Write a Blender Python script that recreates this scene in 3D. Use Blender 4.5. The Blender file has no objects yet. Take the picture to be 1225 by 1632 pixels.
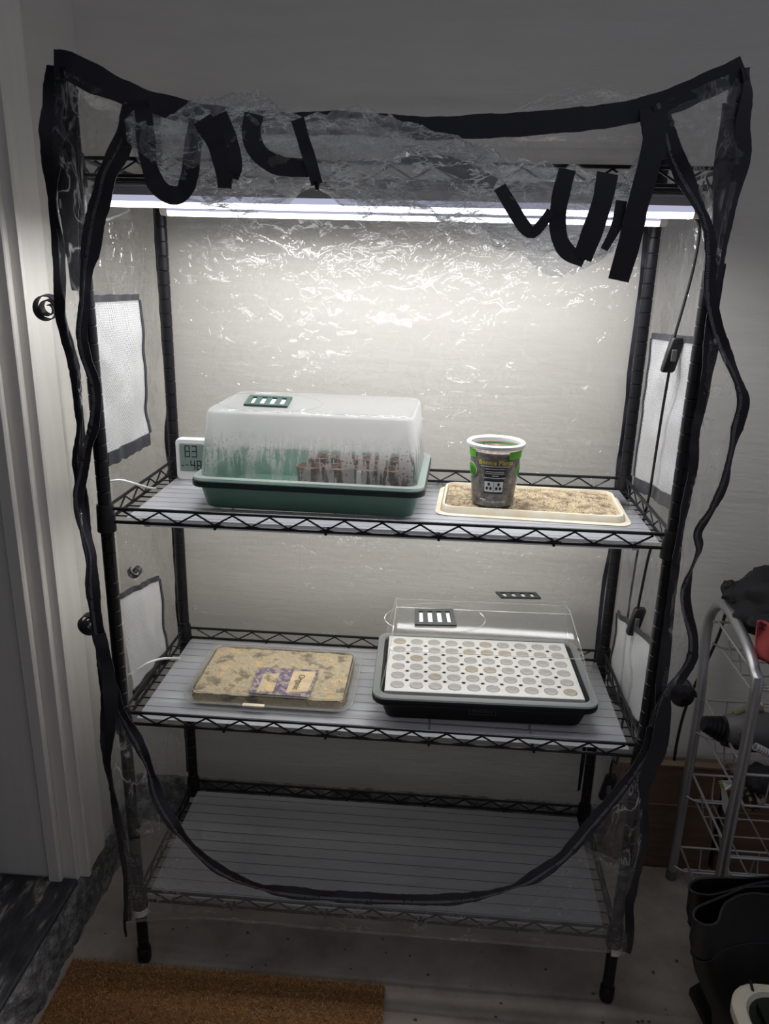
import bpy, math, random
from mathutils import Vector, noise as mn
random.seed(7)
R = math.radians
SC = bpy.context.scene
COL = SC.collection

# ------------------------------------------------------------------ camera
CP = Vector((0.0799, -1.1385, 1.2914)); YAW, PITCH, ROLL, FPX = -0.0675, -0.3059, 0.0256, 1237.8
_f = Vector((math.sin(YAW) * math.cos(PITCH), math.cos(YAW) * math.cos(PITCH), math.sin(PITCH)))
_r = Vector((math.cos(YAW), -math.sin(YAW), 0)); _u = _r.cross(_f)
CR = _r * math.cos(ROLL) + _u * math.sin(ROLL); CU = _u * math.cos(ROLL) - _r * math.sin(ROLL)
cam_data = bpy.data.cameras.new('camera'); cam = bpy.data.objects.new('camera', cam_data); COL.objects.link(cam)
cam_data.sensor_fit = 'VERTICAL'; cam_data.sensor_height = 36.0; cam_data.lens = FPX / 1632 * 36.0
cam_data.clip_start = 0.02
from mathutils import Matrix
cam.matrix_world = Matrix(((CR.x, CU.x, -_f.x, CP.x), (CR.y, CU.y, -_f.y, CP.y), (CR.z, CU.z, -_f.z, CP.z), (0, 0, 0, 1)))
SC.camera = cam

# ------------------------------------------------------------------ world, exposure
w = bpy.data.worlds.new('world'); SC.world = w; w.use_nodes = True
w.node_tree.nodes['Background'].inputs[0].default_value = (0.90, 0.93, 1.10, 1)
w.node_tree.nodes['Background'].inputs[1].default_value = 0.19
SC.view_settings.view_transform = 'Standard'; SC.view_settings.look = 'None'
SC.view_settings.gamma = 1.0; SC.view_settings.use_curve_mapping = False
SC.view_settings.exposure = 0.0
try:
    SC.cycles.transparent_max_bounces = 32; SC.cycles.max_bounces = 7
    SC.cycles.diffuse_bounces = 3; SC.cycles.glossy_bounces = 3; SC.cycles.transmission_bounces = 4
    SC.cycles.use_adaptive_sampling = True; SC.cycles.adaptive_threshold = 0.04; SC.cycles.use_light_tree = False
    SC.cycles.use_denoising = True; SC.cycles.caustics_reflective = True; SC.cycles.sample_clamp_indirect = 6.0
except Exception:
    pass
LED = 57.0; LED_ADDED = 16.5

def at(px, py, **k):
    d = _f + CR * ((px - 612.5) / FPX) - CU * ((py - 816) / FPX)
    a = 'xyz'.index(list(k)[0]); v = list(k.values())[0]
    return CP + d * ((v - CP[a]) / d[a])

# ------------------------------------------------------------------ materials
def new_mat(name):
    m = bpy.data.materials.new(name); m.use_nodes = True
    nt = m.node_tree; nt.nodes.clear()
    out = nt.nodes.new('ShaderNodeOutputMaterial')
    return m, nt, out
def N(nt, kind, **kw):
    n = nt.nodes.new(kind)
    for k, v in kw.items():
        if k.startswith('_'): setattr(n, k[1:], v)
        else: n.inputs[k.replace('__', ' ')].default_value = v
    return n
def L(nt, a, b): nt.links.new(a, b)
def coords(nt, stretch=None, kind='Object'):
    tc = N(nt, 'ShaderNodeTexCoord'); o = tc.outputs[kind]
    if stretch:
        mp = N(nt, 'ShaderNodeMapping'); mp.inputs['Scale'].default_value = stretch
        L(nt, o, mp.inputs[0]); o = mp.outputs[0]
    return o
def ramp(nt, src, stops):
    r = N(nt, 'ShaderNodeValToRGB'); e = r.color_ramp.elements
    while len(e) > 1: e.remove(e[-1])
    e[0].position = stops[0][0]; e[0].color = (*stops[0][1], 1)
    for p, c in stops[1:]:
        x = e.new(p); x.color = (*c, 1)
    L(nt, src, r.inputs[0]); return r.outputs[0]
def bump(nt, co, scale, strength, dist=0.002, detail=4, kind='noise', rough=.55):
    if kind == 'noise': t = N(nt, 'ShaderNodeTexNoise', Scale=scale, Detail=detail, Roughness=rough)
    else: t = N(nt, 'ShaderNodeTexVoronoi', Scale=scale)
    L(nt, co, t.inputs['Vector'])
    b = N(nt, 'ShaderNodeBump', Strength=strength, Distance=dist)
    L(nt, t.outputs[0], b.inputs['Height']); return b.outputs[0]
def pm(name, col, rough=.5, metal=0., stops=None, ns=20, detail=5, bs=0, bscale=150, bdist=.001, stretch=None, spec=.5, coat=0., sheen=0.):
    m, nt, out = new_mat(name)
    p = N(nt, 'ShaderNodeBsdfPrincipled'); p.inputs['Base Color'].default_value = (*col, 1)
    p.inputs['Roughness'].default_value = rough; p.inputs['Metallic'].default_value = metal
    p.inputs['Specular IOR Level'].default_value = spec; p.inputs['Coat Weight'].default_value = coat
    p.inputs['Sheen Weight'].default_value = sheen
    co = coords(nt, stretch)
    if stops:
        t = N(nt, 'ShaderNodeTexNoise', Scale=ns, Detail=detail, Roughness=.6); L(nt, co, t.inputs['Vector'])
        L(nt, ramp(nt, t.outputs[0], stops), p.inputs['Base Color'])
    if bs: L(nt, bump(nt, co, bscale, bs, bdist), p.inputs['Normal'])
    L(nt, p.outputs[0], out.inputs[0]); return m
def film(name, haze=.02, bscale=30, bs=.6, bdist=.004, tint=(.97, .975, .97), rough=.05, ior=1.5, stretch=None, hcol=(.9, .9, .9), gain=1.0, crease_glint=None, cap=.14, mask=0):
    """thin clear plastic: transparent plus a sharp reflection on a wrinkled normal, a little milky haze, and white crease lines, partly painted glints
    crease = (noise scale, half width, whiteness, stretch)"""
    m, nt, out = new_mat(name); co = coords(nt, stretch)
    tr = N(nt, 'ShaderNodeBsdfTransparent', Color=(*tint, 1)); gl = N(nt, 'ShaderNodeBsdfGlossy', Roughness=rough)
    gl.inputs['Color'].default_value = (.95, .95, .95, 1)
    fr = N(nt, 'ShaderNodeFresnel', IOR=ior)
    if bs:
        t = N(nt, 'ShaderNodeTexNoise', Scale=bscale, Detail=2.5, Roughness=.5, Distortion=.6); L(nt, co, t.inputs['Vector']); hgt = t.outputs[0]
        if mask:
            k = N(nt, 'ShaderNodeTexNoise', Scale=mask, Detail=2); L(nt, co, k.inputs['Vector'])
            mm = N(nt, 'ShaderNodeMath', _operation='MULTIPLY'); L(nt, hgt, mm.inputs[0]); L(nt, ramp(nt, k.outputs[0], [(.37, (.05,) * 3), (.58, (1,) * 3)]), mm.inputs[1]); hgt = mm.outputs[0]
        bp = N(nt, 'ShaderNodeBump', Strength=bs, Distance=bdist); L(nt, hgt, bp.inputs['Height']); L(nt, bp.outputs[0], gl.inputs['Normal'])
    g = N(nt, 'ShaderNodeMath', _operation='MULTIPLY'); g.inputs[1].default_value = gain
    L(nt, fr.outputs[0], g.inputs[0])
    gm = N(nt, 'ShaderNodeMath', _operation='MINIMUM'); gm.inputs[1].default_value = cap; L(nt, g.outputs[0], gm.inputs[0])
    mx = N(nt, 'ShaderNodeMixShader'); L(nt, gm.outputs[0], mx.inputs[0]); L(nt, tr.outputs[0], mx.inputs[1]); L(nt, gl.outputs[0], mx.inputs[2])
    df = N(nt, 'ShaderNodeBsdfDiffuse'); df.inputs[0].default_value = (*hcol, 1)
    tl = N(nt, 'ShaderNodeBsdfTranslucent'); tl.inputs[0].default_value = (*hcol, 1)
    hd = N(nt, 'ShaderNodeMixShader'); hd.inputs[0].default_value = .5; L(nt, df.outputs[0], hd.inputs[1]); L(nt, tl.outputs[0], hd.inputs[2])
    m2 = N(nt, 'ShaderNodeMixShader'); m2.inputs[0].default_value = haze
    if crease_glint:
        cs, hw, wh, cst = crease_glint
        c2 = coords(nt, cst); t = N(nt, 'ShaderNodeTexNoise', Scale=cs, Detail=3, Roughness=.55, Distortion=.8); L(nt, c2, t.inputs['Vector'])
        ln = ramp(nt, t.outputs[0], [(.5 - hw, (0, 0, 0)), (.5, (1, 1, 1)), (.5 + hw, (0, 0, 0))])  # white lines: whitened creases and painted-in glints together
        t2 = N(nt, 'ShaderNodeTexNoise', Scale=cs * .35, Detail=3); L(nt, co, t2.inputs['Vector'])
        km = ramp(nt, t2.outputs[0], [(.40, (.1,) * 3), (.60, (1,) * 3)])
        mu = N(nt, 'ShaderNodeMath', _operation='MULTIPLY'); L(nt, ln, mu.inputs[0]); L(nt, km, mu.inputs[1])
        ma = N(nt, 'ShaderNodeMath', _operation='MULTIPLY_ADD'); ma.inputs[1].default_value = wh; ma.inputs[2].default_value = haze; L(nt, mu.outputs[0], ma.inputs[0])
        L(nt, ma.outputs[0], m2.inputs[0])
    L(nt, mx.outputs[0], m2.inputs[1]); L(nt, hd.outputs[0], m2.inputs[2]); L(nt, m2.outputs[0], out.inputs[0])
    return m
def emit(name, col, s):
    m, nt, out = new_mat(name); e = N(nt, 'ShaderNodeEmission', Strength=s); e.inputs[0].default_value = (*col, 1)
    L(nt, e.outputs[0], out.inputs[0])
    if s < 1: m.cycles.emission_sampling = 'NONE'
    return m

M = {}
M['wall'] = pm('painted_wall', (.66, .635, .575), .75, stops=[(.3, (.64, .615, .555)), (.7, (.68, .655, .60))], ns=6, bs=.25, bscale=14, bdist=.004, stretch=(1, 1, 6))
M['trim'] = pm('painted_trim', (.80, .77, .71), .45, stops=[(.35, (.77, .74, .68)), (.65, (.82, .79, .73))], ns=5, stretch=(8, 8, .6), bs=.1, bscale=30)
M['floor'] = pm('concrete_floor', (.36, .31, .26), .8, stops=[(.25, (.17, .14, .115)), (.45, (.33, .275, .23)), (.7, (.46, .395, .335))], ns=7, detail=9, bs=.4, bscale=60)
M['curb'] = pm('rough_concrete', (.2, .2, .2), .95, stops=[(.3, (.06, .06, .058)), (.5, (.19, .185, .175)), (.72, (.4, .39, .37))], ns=38, detail=9, bs=1, bscale=90, bdist=.01)
M['sill'] = pm('worn_dark_board', (.03, .03, .032), .6, stops=[(.35, (.02, .021, .025)), (.56, (.06, .06, .068)), (.66, (.36, .31, .24))], ns=5, detail=9, stretch=(9, 2.5, 2), bs=.3, bscale=80)
M['black_metal'] = pm('black_enamel', (.008, .008, .010), .34, spec=.32)
M['black_plastic'] = pm('black_plastic', (.008, .008, .009), .42, bs=.1, bscale=300, spec=.35)
M['tape'] = pm('black_tape', (.014, .014, .021), .5, bs=.5, bscale=700, bdist=.0006, sheen=.05)
M['zip'] = pm('zip_teeth', (.16, .16, .17), .4)
M['film'] = film('clear_film', .014, 40, 1., .014, tint=(.985, .985, .98), rough=.035, mask=7, crease_glint=(26, .012, .24, (1, 1, .6)))
M['film_back'] = film('shaded_film_back', .010, 42, 1., .018, tint=(.85, .85, .845), rough=.02, cap=.09, mask=5)  # shade put into the tint, darkening the lamp-lit wall seen through it
M['film_roll'] = film('crumpled_film', .07, 42, 1., .012, tint=(.93, .935, .94), rough=.08, gain=1.6, crease_glint=(34, .024, .95, (.5, 1, 1.6)), cap=.2)
M['film_front'] = film('front_film', .035, 44, 1., .014, tint=(.965, .965, .96), rough=.05, mask=9, crease_glint=(34, .035, .50, (1, 1, .32)))
M['film_low'] = film('hazy_film', .10, 40, 1., .012, tint=(.9, .9, .89), rough=.06, crease_glint=(30, .03, .26, (1, 1, 1.6)))  # milkier, greyer film with pale lines for the lower front
M['film_top'] = film('top_film', .06, 30, 1., .008, tint=(.95, .95, .95), crease_glint=(40, .04, .5, (.45, 1, 1)))
M['white_pl'] = pm('white_plastic', (.75, .74, .72), .4)
M['pink_pl'] = pm('cream_end_cap', (.70, .62, .58), .4)
M['housing'] = pm('grey_housing', (.48, .47, .47), .35)
M['led'] = emit('lit_diffuser', (.96, .965, 1.0), LED)
M['led_added'] = emit('added_glow_strip', (.98, .97, .96), LED_ADDED)  # invented glow for the upper-deck bars, added to brighten the middle deck
M['led_side_added'] = emit('added_glow_lens', (.9, .9, 1.0), .12)  # weak lens glow belonging to the same added light
M['led_low'] = emit('bright_lens_edge', (.95, .96, 1.0), 7.0)
M['led_side'] = emit('glowing_lens_side', (.72, .74, 1.0), .62)
M['diff_off'] = pm('unlit_diffuser', (.8, .8, .8), .35)
M['cream'] = pm('cream_plastic', (.74, .68, .52), .4, stops=[(.35, (.70, .60, .42)), (.65, (.78, .73, .60))], ns=25)
M['green_tray'] = pm('green_plastic', (.08, .17, .125), .42, stops=[(.3, (.07, .155, .115)), (.7, (.09, .185, .138))], ns=12)
M['dark_tray'] = pm('dark_tray', (.006, .007, .009), .5, spec=.25)
M['vent'] = pm('vent_green', (.02, .05, .042), .45)
M['vent_dark'] = pm('vent_black', (.015, .02, .02), .45)
M['hole_grey'] = pm('hole_grey', (.20, .195, .19), .9)
M['foam'] = pm('white_foam', (.72, .70, .67), .6)
M['sponge'] = pm('grey_sponge', (.42, .40, .37), .9, stops=[(.3, (.36, .34, .32)), (.7, (.47, .45, .42))], ns=60)
M['sponge_tan'] = pm('tan_sponge', (.42, .36, .28), .9, stops=[(.3, (.36, .30, .23)), (.7, (.46, .41, .33))], ns=60)
M['soil'] = pm('potting_soil', (.06, .04, .03), .95, stops=[(.3, (.055, .043, .036)), (.5, (.16, .125, .10)), (.7, (.30, .26, .22))], ns=90, bs=1, bscale=150, bdist=.004)
M['peat'] = pm('peat', (.13, .075, .05), .95, stops=[(.3, (.06, .032, .022)), (.6, (.17, .10, .07))], ns=60, bs=1, bscale=120, bdist=.004)
M['green_print'] = pm('green_print', (.10, .42, .02), .4)
M['green_dark'] = pm('green_logo', (.05, .20, .03), .4)
M['yellow'] = pm('yellow_print', (.85, .72, .03), .5)
M['white_print'] = pm('white_print', (.75, .75, .73), .5)
M['black_print'] = pm('black_print', (.01, .01, .012), .5)
M['cup'] = film('clear_cup', .13, 0, 0, rough=.06)
M['lcd'] = pm('lcd_grey_green', (.20, .26, .23), .35, spec=.2)
M['lcd_dark'] = pm('lcd_segment', (.010, .022, .024), .6, spec=.1)
M['dome_dark'] = film('clear_dome', .035, 6, .1, .002, rough=.10, cap=.05)
M['clam'] = film('clear_clamshell', .07, 18, .25, .003, rough=.1, hcol=(.75, .72, .66))
M['clam_edge'] = film('clear_edge', .22, 0, 0, rough=.1, hcol=(.75, .76, .74))
M['flange'] = film('milky_flange', .5, 0, 0, rough=.12, hcol=(.72, .75, .73))
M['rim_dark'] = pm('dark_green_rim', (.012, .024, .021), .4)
M['steel'] = pm('silver_paint', (.42, .42, .43), .32, metal=.75)
M['wire'] = pm('zinc_wire', (.5, .48, .46), .35, metal=.6)
M['cardboard'] = pm('cardboard', (.13, .078, .05), .85, stops=[(.35, (.11, .065, .042)), (.65, (.15, .09, .058))], ns=9, stretch=(1, 1, 8))
M['cloth'] = pm('black_cloth', (.010, .010, .012), .85, bs=.5, bscale=500)
M['red'] = pm('red_cloth', (.42, .06, .06), .8, bs=.3, bscale=300)
M['rubber'] = pm('black_rubber', (.008, .008, .0085), .5, stops=[(.3, (.006, .006, .0065)), (.7, (.014, .013, .013))], ns=6)
M['grey_tool'] = pm('grey_tool', (.11, .105, .10), .55)
M['olive'] = pm('olive_strap', (.18, .16, .09), .8)
M['bin_cream'] = pm('bin_cream', (.50, .46, .36), .5, stops=[(.3, (.44, .40, .31)), (.7, (.53, .49, .39))], ns=14)
M['bin_green'] = pm('bin_green', (.06, .07, .045), .5)
M['paper'] = pm('white_paper', (.62, .62, .6), .8)
M['lime'] = pm('lime_leaf', (.42, .5, .12), .7)
M['purple'] = pm('purple_label', (.12, .09, .17), .6, stops=[(.40, (.10, .075, .13)), (.50, (.18, .14, .19)), (.56, (.40, .33, .24)), (.66, (.22, .17, .14))], ns=75, detail=8)
M['label_tan'] = pm('stained_label', (.55, .42, .25), .7, stops=[(.3, (.44, .32, .19)), (.6, (.62, .49, .30))], ns=40)
M['door'] = pm('door_paint', (.02, .03, .025), .5)
M['cord_white'] = pm('white_cord', (.72, .72, .70), .4)
M['leaf'] = pm('dry_leaf', (.12, .075, .05), .9)

def island(name, cols, rough=.9):
    m, nt, out = new_mat(name); p = N(nt, 'ShaderNodeBsdfPrincipled'); p.inputs['Roughness'].default_value = rough
    g = N(nt, 'ShaderNodeNewGeometry'); L(nt, ramp(nt, g.outputs['Random Per Island'], cols), p.inputs['Base Color'])
    L(nt, p.outputs[0], out.inputs[0]); return m
M['granule'] = island('vermiculite_chip', [(0, (.22, .155, .09)), (.3, (.42, .33, .20)), (.6, (.56, .46, .31)), (.8, (.28, .21, .14)), (.93, (.06, .045, .032))])
M['coir'] = island('coir_fibre', [(0, (.20, .09, .03)), (.5, (.36, .17, .055)), (.9, (.50, .26, .09)), (1, (.7, .5, .3))])
M['coir_base'] = pm('coir_base', (.12, .055, .02), .95, stops=[(.3, (.14, .065, .022)), (.6, (.32, .15, .05))], ns=120, bs=1, bscale=200, bdist=.004)
M['verm'] = pm('vermiculite', (.5, .4, .26), .95, stops=[(.30, (.09, .06, .04)), (.42, (.27, .20, .125)), (.53, (.50, .41, .27)), (.66, (.55, .42, .22)), (.76, (.48, .40, .29))], ns=38, detail=9, bs=1, bscale=110, bdist=.006)
M['mould'] = pm('mouldy_vermiculite', (.36, .29, .18), .95, stops=[(.32, (.08, .065, .05)), (.42, (.28, .22, .14)), (.49, (.58, .47, .29)), (.54, (.44, .37, .27)), (.61, (.66, .47, .21)), (.72, (.56, .50, .42))], ns=24, detail=12, bs=.9, bscale=70, bdist=.006)

def mesh_cloth():
    m, nt, out = new_mat('white_mesh_cloth'); uv = coords(nt, None, 'UV')
    mp = N(nt, 'ShaderNodeMapping'); mp.inputs['Rotation'].default_value = (0, 0, R(45)); L(nt, uv, mp.inputs[0])
    vor = N(nt, 'ShaderNodeTexVoronoi', Scale=1.0, Randomness=.08); L(nt, mp.outputs[0], vor.inputs['Vector'])
    lt = N(nt, 'ShaderNodeMath', _operation='LESS_THAN'); lt.inputs[1].default_value = .35; L(nt, vor.outputs[0], lt.inputs[0])
    tr = N(nt, 'ShaderNodeBsdfTransparent'); d = N(nt, 'ShaderNodeBsdfDiffuse'); d.inputs[0].default_value = (.76, .76, .76, 1)
    t = N(nt, 'ShaderNodeBsdfTranslucent'); t.inputs[0].default_value = (.76, .76, .76, 1)
    a = N(nt, 'ShaderNodeMixShader'); a.inputs[0].default_value = .4; L(nt, d.outputs[0], a.inputs[1]); L(nt, t.outputs[0], a.inputs[2])
    mx = N(nt, 'ShaderNodeMixShader'); L(nt, lt.outputs[0], mx.inputs[0]); L(nt, a.outputs[0], mx.inputs[1]); L(nt, tr.outputs[0], mx.inputs[2])
    L(nt, mx.outputs[0], out.inputs[0]); return m
M['mesh'] = mesh_cloth()
def liner_mat():
    m, nt, out = new_mat('frosted_liner'); co = coords(nt)
    tr = N(nt, 'ShaderNodeBsdfTransparent', Color=(.93, .945, .97, 1)); d = N(nt, 'ShaderNodeBsdfDiffuse'); d.inputs[0].default_value = (.92, .93, .97, 1)
    t = N(nt, 'ShaderNodeBsdfTranslucent'); t.inputs[0].default_value = (.88, .89, .93, 1)
    a = N(nt, 'ShaderNodeMixShader'); a.inputs[0].default_value = .22; L(nt, d.outputs[0], a.inputs[1]); L(nt, t.outputs[0], a.inputs[2])
    b = N(nt, 'ShaderNodeMixShader'); b.inputs[0].default_value = .48; L(nt, tr.outputs[0], b.inputs[1]); L(nt, a.outputs[0], b.inputs[2])
    g = N(nt, 'ShaderNodeBsdfGlossy', Roughness=.22); f = N(nt, 'ShaderNodeFresnel', IOR=1.3)
    bp = bump(nt, co, 9, .12, .003, 2); L(nt, bp, g.inputs['Normal'])
    c = N(nt, 'ShaderNodeMixShader'); L(nt, f.outputs[0], c.inputs[0]); L(nt, b.outputs[0], c.inputs[1]); L(nt, g.outputs[0], c.inputs[2])
    L(nt, c.outputs[0], out.inputs[0]); return m
M['liner'] = liner_mat(); M['clear_under'] = film('liner_underside', 0, 0, 0, cap=.03)
def fogged():
    """clear dome with condensation: milky fog above, droplets and run-off streaks lower down"""
    m, nt, out = new_mat('condensation_dome'); co = coords(nt)
    sep = N(nt, 'ShaderNodeSeparateXYZ'); L(nt, co, sep.inputs[0])
    nz = N(nt, 'ShaderNodeTexNoise', Scale=14, Detail=3); L(nt, co, nz.inputs['Vector'])
    ad = N(nt, 'ShaderNodeMath', _operation='MULTIPLY_ADD'); ad.inputs[1].default_value = .05; L(nt, nz.outputs[0], ad.inputs[0]); L(nt, sep.outputs[2], ad.inputs[2])
    mr = N(nt, 'ShaderNodeMapRange'); mr.inputs[1].default_value = -.012; mr.inputs[2].default_value = .028; mr.inputs[3].default_value = .36; mr.inputs[4].default_value = .94
    L(nt, ad.outputs[0], mr.inputs[0])
    top = N(nt, 'ShaderNodeMapRange'); top.inputs[1].default_value = .0515; top.inputs[2].default_value = .0545; top.inputs[3].default_value = 1; top.inputs[4].default_value = .30
    L(nt, sep.outputs[2], top.inputs[0])
    mp = N(nt, 'ShaderNodeMapping'); mp.inputs['Scale'].default_value = (1, 1, .12); L(nt, co, mp.inputs[0])
    st = N(nt, 'ShaderNodeTexNoise', Scale=95, Detail=4); L(nt, mp.outputs[0], st.inputs['Vector'])
    sr = ramp(nt, st.outputs[0], [(.46, (1, 1, 1)), (.55, (.25, .25, .25))])
    dr = N(nt, 'ShaderNodeTexVoronoi', Scale=170); L(nt, co, dr.inputs['Vector'])
    drr = ramp(nt, dr.outputs[0], [(.18, (.35, .35, .35)), (.32, (1, 1, 1))])
    lowm = N(nt, 'ShaderNodeMapRange'); lowm.inputs[1].default_value = -.012; lowm.inputs[2].default_value = .024; L(nt, sep.outputs[2], lowm.inputs[0])
    mm = N(nt, 'ShaderNodeMix', _data_type='RGBA', _blend_type='MULTIPLY'); mm.inputs[0].default_value = 1; L(nt, sr, mm.inputs[6]); L(nt, drr, mm.inputs[7])
    m3 = N(nt, 'ShaderNodeMix', _data_type='RGBA'); L(nt, lowm.outputs[0], m3.inputs[0]); L(nt, mm.outputs[2], m3.inputs[6]); m3.inputs[7].default_value = (1, 1, 1, 1)
    f1 = N(nt, 'ShaderNodeMath', _operation='MULTIPLY'); L(nt, mr.outputs[0], f1.inputs[0]); L(nt, top.outputs[0], f1.inputs[1])
    f2 = N(nt, 'ShaderNodeMath', _operation='MULTIPLY'); L(nt, f1.outputs[0], f2.inputs[0]); L(nt, m3.outputs[2], f2.inputs[1])
    tr = N(nt, 'ShaderNodeBsdfTransparent', Color=(.96, .97, .96, 1))
    gl = N(nt, 'ShaderNodeBsdfGlossy', Roughness=.06); fr = N(nt, 'ShaderNodeFresnel', IOR=1.5)
    b = N(nt, 'ShaderNodeBump', Strength=.6, Distance=.002); L(nt, dr.outputs[0], b.inputs['Height']); L(nt, b.outputs[0], gl.inputs['Normal'])
    mx = N(nt, 'ShaderNodeMixShader'); L(nt, fr.outputs[0], mx.inputs[0]); L(nt, tr.outputs[0], mx.inputs[1]); L(nt, gl.outputs[0], mx.inputs[2])
    d = N(nt, 'ShaderNodeBsdfDiffuse'); d.inputs[0].default_value = (.82, .81, .79, 1); t = N(nt, 'ShaderNodeBsdfTranslucent'); t.inputs[0].default_value = (.82, .81, .79, 1)
    h = N(nt, 'ShaderNodeMixShader'); h.inputs[0].default_value = .55; L(nt, d.outputs[0], h.inputs[1]); L(nt, t.outputs[0], h.inputs[2])
    m2 = N(nt, 'ShaderNodeMixShader'); L(nt, f2.outputs[0], m2.inputs[0]); L(nt, mx.outputs[0], m2.inputs[1]); L(nt, h.outputs[0], m2.inputs[2])
    L(nt, m2.outputs[0], out.inputs[0]); return m
M['fog'] = fogged()

ORD = ('first', 'second', 'third', 'fourth', 'fifth', 'sixth', 'seventh', 'eighth', 'ninth', 'tenth')
# ------------------------------------------------------------------ mesh helpers
WL = {}
class MB:
    def __init__(s): s.v = []; s.f = []; s.uv = None
    def add(s, vs, fs):
        o = len(s.v); s.v += [Vector(p) for p in vs]; s.f += [[i + o for i in f] for f in fs]; return s
    def box(s, a, b):
        x0, y0, z0 = a; x1, y1, z1 = b
        return s.add([(x0, y0, z0), (x1, y0, z0), (x1, y1, z0), (x0, y1, z0), (x0, y0, z1), (x1, y0, z1), (x1, y1, z1), (x0, y1, z1)],
                     [(0, 3, 2, 1), (4, 5, 6, 7), (0, 1, 5, 4), (1, 2, 6, 5), (2, 3, 7, 6), (3, 0, 4, 7)])
    def bbox_(s, a, b, r=.002):
        """box with chamfered edges"""
        (x0, y0, z0), (x1, y1, z1) = a, b; cx, cy, W, D = (x0 + x1) / 2, (y0 + y1) / 2, x1 - x0, y1 - y0
        return s.loft([rrect(cx, cy, W - 2 * r, D - 2 * r, r, z0, 2), rrect(cx, cy, W, D, r, z0 + r, 2), rrect(cx, cy, W, D, r, z1 - r, 2), rrect(cx, cy, W - 2 * r, D - 2 * r, r, z1, 2)], 1, 1)
    def loft(s, loops, c0=False, c1=False, closed=True):
        n = len(loops[0]); vs = [p for l in loops for p in l]; fs = []
        for k in range(len(loops) - 1):
            for i in range(n if closed else n - 1):
                j = (i + 1) % n; fs.append((k * n + i, k * n + j, (k + 1) * n + j, (k + 1) * n + i))
        if c0: fs.append(tuple(reversed(range(n))))
        if c1: fs.append(tuple((len(loops) - 1) * n + i for i in range(n)))
        return s.add(vs, fs)
    def tube(s, path, r, n=8, closed=False, cap=True):
        P = [Vector(p) for p in path]; m = len(P); rr = r if isinstance(r, (list, tuple)) else [r] * m
        loops = []; nrm = None
        for i in range(m):
            if closed: t = P[(i + 1) % m] - P[i - 1]
            else: t = P[min(i + 1, m - 1)] - P[max(i - 1, 0)]
            t.normalize()
            if nrm is None:
                nrm = t.orthogonal().normalized()
            else:
                nrm = (nrm - t * nrm.dot(t)); nrm = nrm.normalized() if nrm.length > 1e-6 else t.orthogonal().normalized()
            b = t.cross(nrm)
            loops.append([P[i] + (nrm * math.cos(a) + b * math.sin(a)) * rr[i] for a in [2 * math.pi * k / n for k in range(n)]])
        if closed: loops.append(loops[0]); return s.loft(loops)
        return s.loft(loops, cap, cap)
    def lathe(s, prof, cx=0, cy=0, n=20, c0=True, c1=True):
        loops = [[(cx + r * math.cos(2 * math.pi * k / n), cy + r * math.sin(2 * math.pi * k / n), z) for k in range(n)] for r, z in prof]
        return s.loft(loops, c0, c1)
    def build(s, name, mat, parent=None, smooth=True, angle=38):
        xs = [p.x for p in s.v]; ys = [p.y for p in s.v]; zs = [p.z for p in s.v]
        c = Vector(((min(xs) + max(xs)) / 2, (min(ys) + max(ys)) / 2, (min(zs) + max(zs)) / 2))
        me = bpy.data.meshes.new(name); me.from_pydata([p - c for p in s.v], [], s.f)
        if s.uv:
            l = me.uv_layers.new(name='UVMap')
            for lp in me.loops: l.data[lp.index].uv = s.uv[lp.vertex_index]
        me.materials.append(M[mat] if isinstance(mat, str) else mat)
        if smooth:
            me.shade_smooth(); me.set_sharp_from_angle(angle=R(angle))
        o = bpy.data.objects.new(name, me); COL.objects.link(o)
        put(o, c, parent); return o
def put(o, c, parent):
    WL[o.name] = c.copy()
    if parent is not None:
        o.parent = parent; o.location = c - WL[parent.name]
    else: o.location = c
def inst(o, delta, parent):
    k = o.copy(); COL.objects.link(k); put(k, WL[o.name] + Vector(delta), parent); return k
def thing(name, label, cat, loc, group=None):
    o = bpy.data.objects.new(name, None); COL.objects.link(o); o.location = loc; WL[o.name] = Vector(loc)
    o.empty_display_size = .05
    return tag(o, label, cat, group)
def tag(o, label, cat, group=None):
    o['label'] = label; o['category'] = cat
    if group: o['group'] = group
    return o
def struct(o, label=None, cat=None):
    o['kind'] = 'structure'
    if label: o['label'] = label; o['category'] = cat
    return o
def rrect(cx, cy, W, D, r, z, n=5):
    r = max(1e-4, min(r, W / 2 - 1e-4, D / 2 - 1e-4)); o = []
    for qx, qy, a0 in ((1, 1, 0), (-1, 1, 90), (-1, -1, 180), (1, -1, 270)):
        for k in range(n):
            a = R(a0 + 90 * k / (n - 1)); o.append(Vector((cx + qx * (W / 2 - r) + r * math.cos(a), cy + qy * (D / 2 - r) + r * math.sin(a), z)))
    return o
def smooth_path(P, step=.012):
    """Catmull-Rom through points (any dimension tuples, first three xyz)"""
    P = [tuple(p) for p in P]; Q = [tuple(2 * a - b for a, b in zip(P[0], P[1]))] + P + [tuple(2 * a - b for a, b in zip(P[-1], P[-2]))]
    out = []
    for i in range(1, len(Q) - 2):
        p0, p1, p2, p3 = Q[i - 1:i + 3]; d = math.dist(p1[:3], p2[:3]); n = max(1, int(math.ceil(d / step)))
        for k in range(n):
            t = k / n; out.append(tuple(.5 * (2 * b + (c - a) * t + (2 * a - 5 * b + 4 * c - d_) * t * t + (3 * b - a - 3 * c + d_) * t ** 3) for a, b, c, d_ in zip(p0, p1, p2, p3)))
    out.append(P[-1]); return out
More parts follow.
